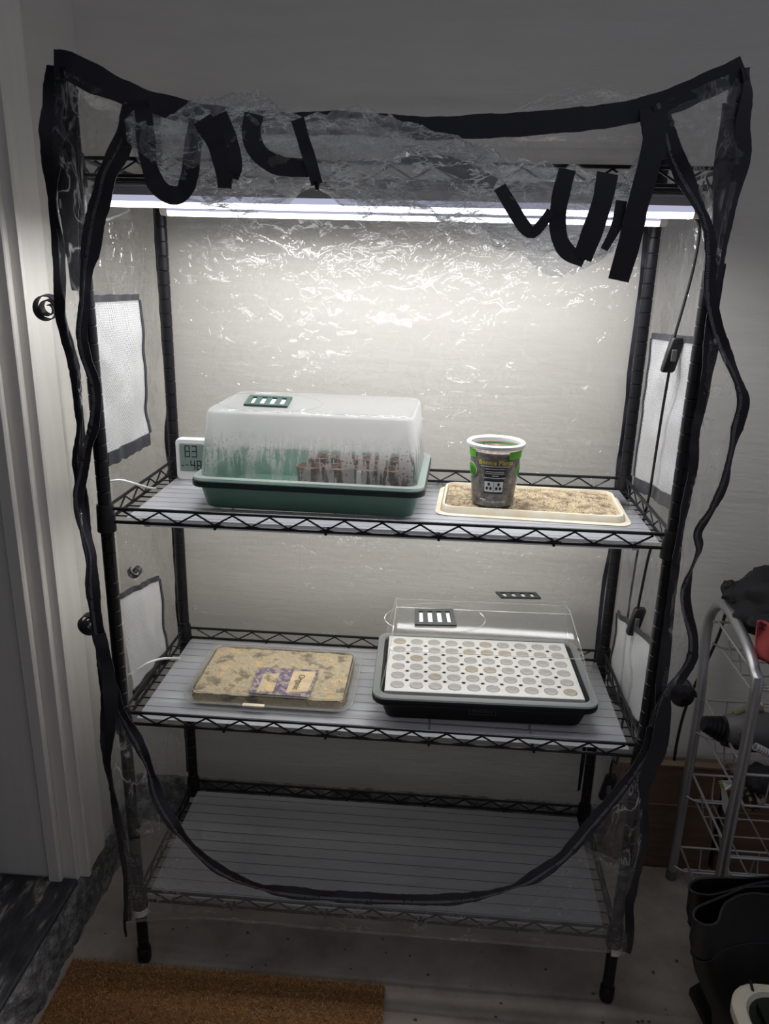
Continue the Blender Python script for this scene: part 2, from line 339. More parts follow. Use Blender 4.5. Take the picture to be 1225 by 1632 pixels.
def ribbon(name, pts, width, parent, mat='tape', twist=.25, th=.0012, seed=0, face=(0, -1, .25), teeth=False):
    """flat tape through points (px, py, Y[, width factor])"""
    P3 = [tuple(at(p[0], p[1], y=p[2])) + ((p[3] if len(p) > 3 else 1.),) for p in pts]
    S = smooth_path(P3, .0065); mb = MB(); loops = []; cen = []
    n0 = Vector(face).normalized()
    for i, p in enumerate(S):
        q = Vector(p[:3]); t = (Vector(S[min(i + 1, len(S) - 1)][:3]) - Vector(S[max(i - 1, 0)][:3])).normalized()
        side = t.cross(n0)
        side = side.normalized() if side.length > 1e-4 else Vector((1, 0, 0))
        nr = side.cross(t).normalized()
        a = twist * 2.2 * mn.noise(Vector((i * .075 + seed * 7.3, seed, .5)))
        sd = side * math.cos(a) + nr * math.sin(a); nn = sd.cross(t)
        w_ = width * p[3] * (1 + .16 * mn.noise(Vector((i * .2, seed * 3.1, 2)))) / 2
        e = nr * (.002 * mn.noise(Vector((i * .26, seed, 9))) + .0022 * min(1, width / .018) * mn.noise(Vector((i * .9, seed, 4))))
        loops.append([q + sd * w_ + nn * th / 2 + e, q - sd * w_ + nn * th / 2 - e, q - sd * w_ - nn * th / 2 - e, q + sd * w_ - nn * th / 2 + e])
        cen.append((q + nn * (th / 2 + .0006), sd, t))
    mb.loft(loops, 1, 1); o = mb.build(name, mat, parent, angle=30)
    if teeth:
        z = MB()
        S2 = smooth_path([tuple(c[0] + c[1] * width * .18) for c in cen], .003)
        for i in range(0, len(S2) - 1):
            q = Vector(S2[i]); t = (Vector(S2[i + 1]) - q).normalized(); sd = t.cross(n0).normalized(); nn = sd.cross(t)
            w_ = .0022; l = .0009
            z.add([q + sd * a * w_ + t * b * l + nn * c * .0008 for a, b, c in ((-1, -1, 0), (1, -1, 0), (1, 1, 0), (-1, 1, 0), (-1, -1, -1), (1, -1, -1), (1, 1, -1), (-1, 1, -1))],
                  [(0, 1, 2, 3), (4, 7, 6, 5), (0, 4, 5, 1), (1, 5, 6, 2), (2, 6, 7, 3), (3, 7, 4, 0)])
        zz = z.build('zipper_teeth', 'zip', o, smooth=False); zz['kind'] = 'stuff'
    return o
def sheet(name, fn, nu, nv, mat, parent, smooth=True, uvs=None):
    mb = MB(); vs = [fn(i / nu, j / nv) for j in range(nv + 1) for i in range(nu + 1)]
    mb.add(vs, [(j * (nu + 1) + i, j * (nu + 1) + i + 1, (j + 1) * (nu + 1) + i + 1, (j + 1) * (nu + 1) + i) for j in range(nv) for i in range(nu)])
    if uvs: mb.uv = [(i / nu * uvs[0], j / nv * uvs[1]) for j in range(nv + 1) for i in range(nu + 1)]
    return mb.build(name, mat, parent, smooth, 80)
def fbm(p, s, o=4): return mn.fractal(Vector(p) * s, .9, 2.0, o)
def text_mb(s, size, mat_fn):
    """built-in font text as a mesh; mat_fn maps (x, y) of the text plane, centred, to a world point"""
    cu = bpy.data.curves.new('t', 'FONT'); cu.body = s; cu.size = size; cu.align_x = 'CENTER'; cu.align_y = 'CENTER'; cu.resolution_u = 3
    ob = bpy.data.objects.new('t', cu); COL.objects.link(ob)
    dg = bpy.context.evaluated_depsgraph_get(); me = bpy.data.meshes.new_from_object(ob.evaluated_get(dg))
    mb = MB(); mb.add([mat_fn(v.co.x, v.co.y) for v in me.vertices], [tuple(p.vertices) for p in me.polygons])
    bpy.data.objects.remove(ob); bpy.data.curves.remove(cu); bpy.data.meshes.remove(me)
    return mb
def spline_at(tab, z):
    """piecewise linear look-up: tab of (key, value...)"""
    if z <= tab[0][0]: return tab[0][1:]
    for a, b in zip(tab, tab[1:]):
        if z <= b[0]:
            t = (z - a[0]) / (b[0] - a[0]); return tuple(p + (q - p) * t for p, q in zip(a[1:], b[1:]))
    return tab[-1][1:]

# ================================================================== SETTING
XL, YB = -.605, .405
struct(sheet('floor', lambda u, v: Vector((-.9 + 4.4 * u, -3.6 + 4.3 * v, .0015 * fbm((u * 4.4, v * 4.3, 0), 4))), 110, 110, 'floor', None), 'bare grey-brown concrete floor with scuffs and grit', 'floor')
mb = MB(); mb.box((-1.0, YB, .0), (3.5, YB + .12, 2.7)); struct(mb.build('wall_back', 'wall', None, False), 'off-white painted back wall behind the shelving', 'wall')
mb = MB(); mb.box((-.76, .10, .095), (XL, YB + .02, 2.7)); mb.box((-.76, -3.6, .095), (XL, -.86, 2.7)); mb.box((-.76, -.86, 2.12), (XL, .10, 2.7))
struct(mb.build('wall_left', 'wall', None, False), 'off-white painted side wall with a doorway left of the shelving', 'wall')
def curb_loop(x, ph):
    return None
def rough_curb(name, pa, pb, out, h, depth, label):
    """stem wall strip from pa to pb, face pushed along out"""
    pa, pb, out = Vector(pa), Vector(pb), Vector(out)
    ln = (pb - pa).length; nu = int(ln / .012)
    def fn(u, v):
        if v < .75:
            t = v / .75; q = pa + (pb - pa) * u + Vector((0, 0, h * t))
            d = .010 * fbm(q, 22, 5) + .012 * (1 - t) + .005 * fbm(q, 70, 3)
            return q + out * d - Vector((0, 0, .004 * (1 - t)))
        t = (v - .75) / .25
        q = pa + (pb - pa) * u + Vector((0, 0, h + .004 * fbm(pa + (pb - pa) * u, 30, 3) * (1 - t)))
        return q - out * depth * t
    return struct(sheet(name, fn, nu, 16, 'curb', None), label, 'curb')
rough_curb('trim_4', (-.598, -1.2, 0), (-.598, .40, 0), (1, 0, 0), .094, .17, 'rough grey concrete curb under the side wall and doorway')
rough_curb('trim_5', (3.4, .395, 0), (-.60, .395, 0), (0, -1, 0), .118, .05, 'rough grey concrete curb along the back wall')
# door casing on the side wall (moulded board), jamb facing the camera, stop strip, threshold board, door slab
def casing_prof(z): return [(XL, .094, z), (XL + .020, .094, z), (XL + .022, .100, z), (XL + .016, .118, z), (XL + .014, .15, z), (XL + .016, .178, z), (XL + .013, .190, z), (XL + .010, .196, z), (XL, .196, z)]
mb = MB(); mb.loft([casing_prof(z) for z in (.097, .6, 1.2, 2.2)], 1, 1); struct(mb.build('trim_1', 'trim', None, angle=25), 'cream moulded door casing standing on the dark threshold', 'door casing')
mb = MB(); mb.bbox_((-.80, .080, .097), (XL + .004, .0995, 2.12), .002); struct(mb.build('trim_2', 'trim', None), 'cream door jamb facing the camera at the left edge', 'door jamb')
mb = MB(); mb.bbox_((-.655, .066, .097), (-.628, .0795, 2.12), .003); struct(mb.build('trim_3', 'trim', None), 'narrow cream stop strip running up the door jamb', 'door stop')
mb = MB(); mb.bbox_((-.95, -.86, .0945), (XL + .006, .079, .106), .003); struct(mb.build('door_sill', 'sill', None), 'dark worn threshold board with scuffs in the doorway', 'threshold')
mb = MB(); mb.bbox_((-.80, -.84, .108), (-.76, .078, 2.1), .003); struct(mb.build('door_1', 'door', None), 'dark closed door slab in the side doorway', 'door')

# ================================================================== SHELVING RACK
HW, DP = .44, .3305
ZC = {1: 1.4313, 2: .9226, 3: .5547, 4: .1728}
TILT = {1: (0, 0), 2: (.0035, -.002), 3: (0, 0), 4: (0, 0)}
ZD = {k: z - .0255 for k, z in ZC.items()}      # deck surface
rack = thing('wire_shelving_rack', 'black four-tier wire shelving rack inside the clear zip-up cover', 'shelving rack', (0, DP / 2, 0))
pr = .0105; prof = [(pr - .001, .012), (pr, .014)]
z = .055
while z < 1.525:
    prof += [(pr, z - .0013), (pr - .0014, z - .0003), (pr - .0014, z + .0003), (pr, z + .0013)]; z += .0254
prof += [(pr, 1.534), (pr - .002, 1.537)]
post0 = None
foot0 = None
for sx in (-1, 1):
    for y in (0, DP):
        if post0 is None:
            post0 = MB().lathe(prof, -HW, 0, 18).build('post', 'black_metal', rack, angle=25); p = post0
            foot0 = MB().lathe([(.009, .0), (.0125, .002), (.0135, .012), (.0130, .030), (.0112, .033)], -HW, 0, 18).build('foot', 'black_plastic', p)
        else:
            p = inst(post0, (sx * HW + HW, y, 0), rack); inst(foot0, (sx * HW + HW, y, 0), p)
def zig(a, b, zt, zb, n):
    a, b = Vector(a), Vector(b); pts = []
    for i in range(n + 1):
        q = a + (b - a) * (i / n); pts.append((q.x, q.y, zt if i % 2 == 0 else zb))
    return pts
sh = {}
for k in (1, 2, 3, 4):
    zt, zb = ZC[k] - .0065, ZC[k] - .0285
    if k == 1:
        s = MB().tube([(-HW + .004, 0, zb), (HW - .004, 0, zb)], .0028, 8).build('wire_shelf', 'black_metal', rack)
        parts = []
        def wi(name, path, r, n=6):
            parts.append((MB().tube(path, r, n).build(name, 'black_metal', s), name))
        wi('rail', [(-HW + .004, 0, zt), (HW - .004, 0, zt)], .0028, 8)
        for zz in (zt, zb): wi('rail', [(-HW + .004, DP, zz), (HW - .004, DP, zz)], .0028, 8)
        for sx in (-1, 1):
            for zz in (zt, zb): wi('rail', [(sx * HW, .006, zz), (sx * HW, DP - .006, zz)], .0028, 8)
            wi('truss_wire', zig((sx * HW, .022, 0), (sx * HW, DP - .022, 0), zt - .003, zb + .002, 10), .0017)
        for y in (0, DP): wi('truss_wire', zig((-.412, y, 0), (.412, y, 0), zt - .003, zb + .002, 28), .0018)
        for i in range(11): wi('deck_wire', [(-HW, .0275 * (i + 1), zb + .0012), (HW, .0275 * (i + 1), zb + .0012)], .0014)
        for x in (-.264, -.088, .088, .264): wi('support_wire', [(x, -.003, zb - .0035), (x, DP + .003, zb - .0035)], .0024)
        for sx in (-1, 1):
            for y in (0, DP):
                c = MB().lathe([(.0118, ZC[k] - .046), (.0150, ZC[k] - .044), (.0142, ZC[k] - .022), (.0136, ZC[k] - .004), (.0128, ZC[k]), (.0108, ZC[k])], sx * HW, y, 20).build('collar', 'black_plastic', s)
                parts.append((c, 'collar'))
        shelf1 = s
    else:
        dz = ZC[k] - ZC[1]; s = inst(shelf1, (0, 0, dz), rack)
        for o, nm in parts: inst(o, (0, 0, dz), s)
    sh[k] = s
# white split sleeves peeping out of the lowest shelf's collars
for sx in (-1, 1):
    for y in (0, DP):
        loops = []; a0 = -150 if sx < 0 else -115
        for i in range(13):
            a = R(a0 + 145 * i / 12) + (R(35) if sx < 0 else 0); loops.append([(sx * HW + r_ * math.cos(a), y + r_ * math.sin(a), zz) for r_, zz in ((.0135, ZC[4] - .056), (.0165, ZC[4] - .056), (.0165, ZC[4] - .043), (.0135, ZC[4] - .043))])
        o = MB().loft(loops, 1, 1).build('sleeve_clip', 'white_pl', sh[4]); o['label'] = 'white split plastic sleeve'

# ------------------------------------------------------------------ shelf liners
for k, (x0, x1, y0, y1) in {2: (-.415, .428, .018, .314), 3: (-.423, .424, .014, .316), 4: (-.427, .423, .012, .318)}.items():
    zz = ZC[k] - .02735
    o = MB().bbox_((x0, y0, zz), (x1, y1, zz + .0012), .0004).build('shelf_liner', 'liner', None); o.data.materials.append(M['clear_under'])
    for p_ in o.data.polygons:
        if p_.normal.z < .5: p_.material_index = 1
    tag(o, {2: 'frosted plastic liner on the upper deck under the green propagator', 3: 'frosted plastic liner on the middle deck under the black propagator', 4: 'frosted plastic liner on the empty bottom deck'}[k], 'shelf liner')
TOP = {k: ZC[k] - .0258 for k in ZC}

# ------------------------------------------------------------------ light bars
def bar(x0, x1, y, zb, lit, label, group):
    """zb = underside of the diffuser"""
    t = thing('light_bar', label, 'light bar', ((x0 + x1) / 2, y, zb + .03), group)
    def prof(x, s=1.):
        return [(x, y + s * a, zb + .016 + s * b) for a, b in ((-.019, .0), (-.0175, .0115), (-.012, .0145), (.012, .0145), (.0175, .0115), (.019, .0))]
    LENS = ((.0185, .0), (.0182, -.0045), (.0172, -.0085), (.0125, -.0150), (-.0125, -.0150), (-.0172, -.0085), (-.0182, -.0045), (-.0185, .0))
    def dif(x, s=1., k=LENS):
        return [(x, y + s * a, zb + .016 + s * b) for a, b in k]
    MB().loft([prof(x0 + .013), prof(x1 - .013)], 1, 1).build('housing', 'housing' if lit == 1 else 'white_pl', t)
    if lit:
        L2 = LENS[:4], LENS[4:]
        lens = MB()
        low = MB()
        for k_ in (LENS[:3], LENS[5:]): lens.loft([dif(x0 + .013, 1., k_), dif(x1 - .013, 1., k_)], 0, 0, False)
        for k_ in (LENS[2:4], LENS[4:6]): low.loft([dif(x0 + .013, 1., k_), dif(x1 - .013, 1., k_)], 0, 0, False)
        ln = lens.build('lens', 'led_side' if lit == 1 else 'led_side_added', t); low.build('lens_edge', 'led_low' if lit == 1 else 'led_side_added', ln)
        e = MB().bbox_((x0 + .0135, y - .0124, zb + .0040), (x1 - .0135, y + .0124, zb + .0054), .0005).build('led_strip', 'led' if lit == 1 else 'led_added', t)
    else:
        MB().loft([dif(x0 + .013), dif(x1 - .013)], 1, 1).build('lens', 'diff_off', t)
    for a, b in ((x0, x0 + .013), (x1 - .013, x1)):
        def full(x, s): return prof(x, s) + [(x, y + s * q, zb + .016 + s * r) for q, r in LENS[1:-1]]
        m = (a + b) / 2
        MB().loft([full(a if a == x0 else b, .93), full(a + (.002 if a == x0 else 0) if a == x0 else b - .002, 1.04), full(b if a == x0 else a, 1.04)], 1, 1).build('end_cap', 'pink_pl', t)
    for x in (x0 + .12, x1 - .12):
        MB().bbox_((x - .008, y - .0205, zb + .016), (x + .008, y + .0205, zb + .0308), .002).build('mounting_clip', 'white_pl', t)
    return t
bar(-.443, .436, .070, 1.3665, 1, 'lit white light bar under the top shelf, front one', 'lit bars')
bar(-.402, .432, .235, 1.3640, 1, 'lit white light bar under the top shelf, rear one', 'lit bars')
bar(-.415, .418, .100, ZC[2] - .0655, 2, 'white light bar fixed under the upper deck, front one', 'bars under the upper deck')  # bar pair under the upper deck carries added glow as fill light below
bar(-.415, .418, .240, ZC[2] - .0655, 2, 'white light bar fixed under the upper deck, rear one', 'bars under the upper deck')
bar(-.415, .415, .105, ZC[3] - .0660, False, 'unlit white light bar under the middle deck, front one', 'unlit bars')
bar(-.415, .415, .250, ZC[3] - .0660, False, 'unlit white light bar under the middle deck, rear one', 'unlit bars')

# ================================================================== GREENHOUSE COVER
cover = thing('greenhouse_cover', 'clear plastic zip-up greenhouse cover with black seams over the shelving', 'greenhouse cover', (0, DP / 2, .1))
YF = -.035
# --- edge tables in the photograph's frame at the front plane
TOPE = [(86, 103), (110, 106), (150, 126), (200, 148), (260, 168), (320, 183), (390, 193), (470, 197), (545, 196), (610, 200), (680, 205), (750, 202), (820, 199), (880, 194), (960, 186), (1030, 173), (1080, 157), (1120, 139), (1160, 121), (1186, 108)]
LEFT = [(88, 105), (84, 180), (82, 260), (84, 330), (92, 385), (95, 440), (96, 500), (106, 540), (118, 585), (124, 640), (127, 690), (122, 735), (128, 770), (133, 800), (137, 850), (146, 900), (150, 950), (157, 1010), (162, 1060), (166, 1130), (168, 1200), (178, 1255), (186, 1300), (194, 1340), (203, 1400), (203, 1468)]
RIGHT = [(1187, 108), (1190, 150), (1183, 200), (1184, 250), (1172, 300), (1160, 350), (1148, 410), (1138, 470), (1128, 540), (1124, 600), (1116, 650), (1107, 700), (1105, 745), (1095, 790), (1082, 860), (1070, 950), (1060, 1040), (1052, 1110), (1054, 1160), (1040, 1220), (1024, 1270), (1026, 1330), (1014, 1385), (1003, 1440), (1003, 1480), (998, 1518)]
ZL = [(205, 165), (203, 205), (190, 240), (170, 280), (162, 315), (152, 350), (144, 400), (137, 440), (134, 490), (130, 530), (137, 570), (149, 605), (153, 640), (149, 680), (139, 715), (132, 755), (125, 790), (129, 825), (137, 855), (145, 885), (147, 930), (152, 975), (158, 1015), (166, 1050), (176, 1090), (190, 1128), (210, 1165), (228, 1200), (242, 1235), (253, 1275), (275, 1312), (310, 1353), (345, 1383), (385, 1403), (430, 1417), (490, 1425), (560, 1430), (630, 1433), (700, 1434), (760, 1428), (830, 1408), (885, 1375), (920, 1340), (955, 1298), (985, 1262), (1010, 1228), (1030, 1195), (1040, 1160)]
ZR = [(1052, 165), (1062, 205), (1075, 245), (1092, 285), (1112, 325), (1128, 365), (1133, 410), (1131, 460), (1142, 520), (1158, 565), (1178, 615), (1184, 645), (1172, 690), (1160, 740), (1152, 775), (1132, 815), (1112, 848), (1114, 875), (1100, 910), (1092, 945), (1096, 980), (1104, 1015), (1102, 1050), (1085, 1080), (1064, 1105), (1050, 1130), (1040, 1160)]
def P3(tab, Y): return [at(x, y, y=Y) for x, y in tab]
edgeL = sorted([(p.z, p.x) for p in P3(LEFT, YF)]); edgeR = sorted([(p.z, p.x) for p in P3(RIGHT, YF)])
topE = sorted([(p.x, p.z) for p in P3(TOPE, YF)])
# --- back panel
def back_fn(u, v):
    x = -.455 + .915 * u; z = .135 + 1.36 * v
    y = .352 + .006 * fbm((x, 0, z * 1.3), 7, 4) + .0035 * mn.noise(Vector((x * 26 + z * 14, 3, z * 30))) + .004 * mn.noise(Vector((x * 9 - z * 11, 8, z * 6)))
    return Vector((x, y, z))
sheet('back_panel', back_fn, 150, 200, 'film_back', cover)
def side_fn(sgn):
    tab = edgeL if sgn < 0 else edgeR
    def fn(u, v):
        z = .125 + 1.405 * v; xf, = spline_at(tab, z); xb = sgn * .462
        s = u; x = xf * (1 - s) + xb * s; y = YF + (.352 - YF) * s
        bulge = math.sin(math.pi * s)
        if sgn > 0: x += .022 * bulge * math.exp(-((z - 1.15) / .3) ** 2)
        else: x -= .004 * bulge
        q = Vector((x, y, z)); x += (.008 * fbm((0, y, z * .6), 9, 3) + .004 * mn.noise(Vector((y * 34, z * 17, sgn * 5)))) * min(1, 4 * s)
        return Vector((max(-.583, x), y, z))
    return fn
left_panel = sheet('side_panel', side_fn(-1), 60, 190, 'film', cover)
right_panel = sheet('side_panel', side_fn(1), 60, 190, 'film', cover)
def top_fn(u, v):
    x = -.445 + .89 * u; y = YF + (.352 - YF) * v
    zf, = spline_at(topE, x); zb = 1.505
    z = zf * (1 - v) + zb * v + .016 * fbm((x, y, 0), 8, 4) * math.sin(math.pi * min(1, v * 1.2 + .02))
    z += .055 * math.exp(-((x - .25) / .13) ** 2) * math.sin(math.pi * v) ** .8
    if x < -.02: z -= .02 * math.sin(math.pi * v)
    return Vector((x, y, z))
sheet('top_panel', top_fn, 130, 60, 'film_top', cover)
# --- front film left beside the zip and below its U, ruled between the outer seam and the zip
def resample(P, n):
    d = [0]
    for a, b in zip(P, P[1:]): d.append(d[-1] + (b - a).length)
    o = []
    for i in range(n):
        t = d[-1] * i / (n - 1); k = 0
        while k < len(d) - 2 and d[k + 1] < t: k += 1
        o.append(P[k].lerp(P[k + 1], (t - d[k]) / max(1e-9, d[k + 1] - d[k])))
    return o
def ruled(name, A, B, n, m, mat, amp, seed):
    A, B = resample(A, n + 1), resample(B, n + 1)
    def fn(u, v):
        q = A[round(u * n)].lerp(B[round(u * n)], v); w_ = math.sin(math.pi * v)
        q.y += amp * (fbm((q.x + seed, 0, q.z), 14, 3) + .6 * mn.noise(Vector((q.x * 40, seed, q.z * 40)))) * (w_ * .9 + .1) - .006 * w_
        return q
    return sheet(name, fn, n, m, mat, cover)
zl3 = P3(ZL, YF); zr3 = P3(ZR, YF)
iL = next(i for i, p in enumerate(ZL) if p[1] > 1300)
iR = next(i for i, p in enumerate(ZL) if p[0] > 900 and p[1] < 1345)
kL = next(i for i, p in enumerate(LEFT) if p[1] > 1330); kR = next(i for i, p in enumerate(RIGHT) if p[1] > 1330)
Lf3, Rf3 = P3(LEFT, YF), P3(RIGHT, YF)
ruled('front_film', Lf3[:kL + 1], zl3[:iL + 1], 90, 10, 'film_front', .008, 1)
hem = [(203, 1468), (300, 1462), (400, 1468), (500, 1478), (600, 1486), (700, 1494), (800, 1502), (900, 1510), (998, 1518)]
ruled('front_film', Lf3[kL:] + P3(hem, YF)[1:-1] + list(reversed(Rf3[kR:])), zl3[iL:iR + 1], 130, 22, 'film_low', .009, 2)
ruled('front_film', list(reversed(Rf3[:kR + 1])), list(reversed(zl3[iR:][::1][::-1]))[::1] + list(reversed(zr3[:-1])), 100, 12, 'film_front', .010, 3)
ruled('front_film', P3(TOPE, YF), [p + Vector((0, 0, -.052)) for p in P3(TOPE, YF)], 100, 6, 'film', .004, 4)
# --- black seams
tp = [(x, y, YF - .002) for x, y in TOPE]
ribbon('top_seam', [(x, y, Y, 1.35 if (x < 180) else (1.05 if x < 700 else 1.1)) for x, y, Y in tp], .027, cover, twist=.12, seed=1)
ribbon('corner_seam', [(x, y, YF, 1.25 if y < 330 else (.7 if y < 900 else .62)) for x, y in LEFT], .024, cover, twist=.5, seed=2)
ribbon('corner_seam', [(x, y, YF, 1.0 if y < 330 else (.8 if y < 450 else .55 if y < 1000 else .75)) for x, y in RIGHT], .022, cover, twist=.5, seed=3)
ribbon('inner_seam', [(108, 140, -.02), (106, 200, -.02, .9), (107, 260, -.02), (109, 320, -.018, .8), (114, 390, -.015, .55), (121, 463, -.012, .35)], .034, cover, twist=.1, seed=4)
ribbon('inner_seam', [(1168, 165, -.02), (1160, 220, -.02), (1154, 280, -.018), (1148, 340, -.016, .8), (1140, 420, -.014, .5)], .026, cover, twist=.15, seed=5)
ribbon('zip_tape', [(x, y, YF - .006, (1.25 if 170 < y < 440 and x < 300 else .78) if y < 900 else 1.0) for x, y in ZL], .0205, cover, twist=.62, seed=6, teeth=True)
ribbon('zip_tape', [(x, y, YF - .006, 1.1 if y < 350 else .76) for x, y in ZR], .0205, cover, twist=.75, seed=7, teeth=True)
ribbon('bottom_seam', [(x, y + 1, YF - .001) for x, y in hem], .004, cover, 'film_low', twist=.1, seed=8)
# bunched tapes where the zip meets the side near the middle deck
ribbon('loose_tape', [(160, 1010, -.05), (170, 1060, -.052, 1.2), (176, 1110, -.05, 1.3), (176, 1160, -.046), (172, 1215, -.044, .9), (178, 1262, -.04, .8)], .017, cover, twist=.5, seed=9)
ribbon('loose_tape', [(1062, 1110, -.05, .8), (1056, 1150, -.052, 1.5), (1048, 1195, -.05, 1.5), (1030, 1240, -.046, 1.1), (1024, 1290, -.042, .8)], .017, cover, twist=.4, seed=10)
ribbon('loose_tape', [(124, 610, -.028), (126, 650, -.03), (131, 690, -.03), (140, 712, -.034, .6)], .010, cover, twist=.5, seed=11)
ribbon('loose_tape', [(1150, 420, -.02), (1138, 500, -.022), (1140, 545, -.024), (1128, 600, -.024), (1118, 660, -.02)], .011, cover, twist=.5, seed=12)
# seams beside the rear posts
ribbon('rear_seam', [(246, 330, .345), (255, 460, .345), (262, 560, .345), (268, 640, .345), (265, 700, .345), (272, 760, .345), (278, 870, .345), (282, 960, .345), (288, 1020, .345), (294, 1130, .345), (300, 1230, .345)], .008, cover, twist=.5, seed=13)
ribbon('rear_seam', [(1030, 360, .345), (1018, 480, .345), (1003, 590, .345), (998, 650, .345), (985, 745, .345), (975, 860, .345), (962, 930, .345), (950, 1040, .345), (935, 1160, .345), (922, 1260, .345)], .008, cover, twist=.5, seed=14)
# --- rolled-up door
ROLL_C = [(212, 205, 26), (255, 244, 48), (330, 252, 72), (400, 247, 76), (470, 246, 56), (505, 244, 52), (560, 254, 68), (650, 281, 66), (750, 306, 66), (850, 338, 64), (930, 350, 69), (990, 338, 50), (1030, 272, 40), (1050, 215, 26)]
YR = -.075
def make_roll(name, scale, seed, mat, amp):
    P = smooth_path([tuple(at(x, y, y=YR)) + (r / 1180.,) for x, y, r in ROLL_C], .006); loops = []
    for i, p in enumerate(P):
        q = Vector(p[:3]); r = p[3] * scale
        lp = []
        for k in range(64):
            a = 2 * math.pi * k / 64; c, s = math.cos(a), math.sin(a)
            b = Vector((q.x * 1.2, c * .07 + seed, s * .07 + q.z * .3 - q.x * .55))
            d = 1 + amp * fbm(b, 26, 4) + amp * .9 * mn.noise(b * 12) - amp * 1.1 * abs(mn.noise(Vector((b.x * 14 + b.z * 26, b.y * 30, b.z * 46)))) + amp * .3
            lp.append(q + Vector((.010 * mn.noise(b * 30), c * min(r, .034) * d * .95, s * r * d)))
        loops.append(lp)
    mb = MB(); mb.loft(loops, 1, 1); return mb.build(name, mat, cover, angle=85)
roll = make_roll('rolled_door', 1.0, 0, 'film_roll', .20)
make_roll('rolled_layer', .72, 5, 'film_roll', .34)
tapes = [
    ([(228, 172, -.085), (232, 215, -.098), (237, 260, -.105), (250, 295, -.112), (272, 311, -.114), (292, 306, -.112), (303, 275, -.108), (307, 235, -.1), (316, 192, -.09)], .022),
    ([(322, 190, -.105), (342, 222, -.113), (356, 262, -.114), (358, 300, -.112, .7)], .024),
    ([(350, 182, -.10), (366, 222, -.112), (374, 262, -.114), (372, 285, -.112, .7)], .018),
    ([(405, 182, -.10), (400, 212, -.108), (412, 244, -.113), (445, 264, -.113), (492, 268, -.111)], .022),
    ([(474, 190, -.112), (484, 225, -.117), (496, 262, -.118), (505, 294, -.116)], .015),
    ([(640, 246, -.06), (690, 255, -.056), (740, 272, -.056), (788, 296, -.06)], .020),
    ([(796, 298, -.108), (814, 328, -.113), (834, 360, -.113), (849, 371, -.113, .8), (867, 352, -.113, .7), (877, 335, -.112, .5)], .017),
    ([(904, 270, -.105), (894, 308, -.113), (888, 350, -.114), (893, 385, -.113), (908, 405, -.112, .9), (930, 417, -.11, .7)], .021),
    ([(968, 276, -.105), (960, 318, -.113), (945, 365, -.114), (927, 413, -.112)], .025),
    ([(990, 320, -.108), (982, 360, -.112), (962, 398, -.112, .7)], .013),
    ([(1046, 180, -.09), (1040, 235, -.106), (1028, 285, -.114), (1014, 335, -.118), (1003, 385, -.118), (985, 447, -.116)], .026),
    ([(215, 160, -.042), (214, 200, -.05), (212, 235, -.055, .8)], .034),
    ([(1040, 172, -.042), (1042, 210, -.05), (1046, 255, -.056, .7)], .032),
]
for i, (p, wd) in enumerate(tapes): ribbon('roll_tape', p, wd, cover, twist=.12, seed=20 + i)
o = MB().tube([at(505, 290, y=-.119), at(505, 303, y=-.119)], [.004, .002], 8).build('tie_toggle', 'black_plastic', cover)
# --- mesh vents in the side panels
def vent_panel(sgn, quad, seed):
    X = sgn * .449
    Q = [at(px, py, x=X) for px, py in quad]                      # front-top, rear-top, rear-bottom, front-bottom
    def fn(u, v):
        q = (Q[0].lerp(Q[1], u)).lerp(Q[3].lerp(Q[2], u), v)
        q.x -= sgn * (.006 * math.sin(math.pi * u) * math.sin(math.pi * v) + .006 * fbm((q.y, q.z + seed, u * .2), 14, 2) + .002)
        return q
    m = sheet('mesh_vent', fn, 24, 30, 'mesh', cover, uvs=((Q[0] - Q[1]).length / .0034, (Q[0] - Q[3]).length / .0050))
    m['label'] = 'white mesh ventilation window'
    def edge(f0, wd):
        loops = []
        for i in range(25):
            a, b, c, d = f0(i / 24); off = Vector((-sgn * .0018, 0, 0)); loops.append([a + off, b + off, b - off, a - off])
        MB().loft(loops, 1, 1).build('mesh_border', 'tape', m, angle=30)
    def strip(g, inward, wd):
        def f0(t):
            a = g(t); b = a + inward * wd * (1 + .25 * mn.noise(Vector((t * 9, seed, 1)))); return a, b, 0, 0
        edge(f0, wd)
    strip(lambda t: fn(t, 0), Vector((0, 0, .010)), 1); strip(lambda t: fn(t, 1), Vector((0, 0, -.022)), 1)
    strip(lambda t: fn(1, t), Vector((0, .008, 0)), 1)
    return m
vent_panel(-1, [(140, 482), (219, 478), (236, 690), (168, 722)], 1)
vent_panel(1, [(1110, 548), (1040, 540), (1015, 760), (1076, 792)], 2)
vent_panel(-1, [(186, 956), (250, 925), (262, 1036), (212, 1100)], 3)
vent_panel(1, [(1040, 1030), (985, 980), (972, 1090), (1020, 1150)], 4)
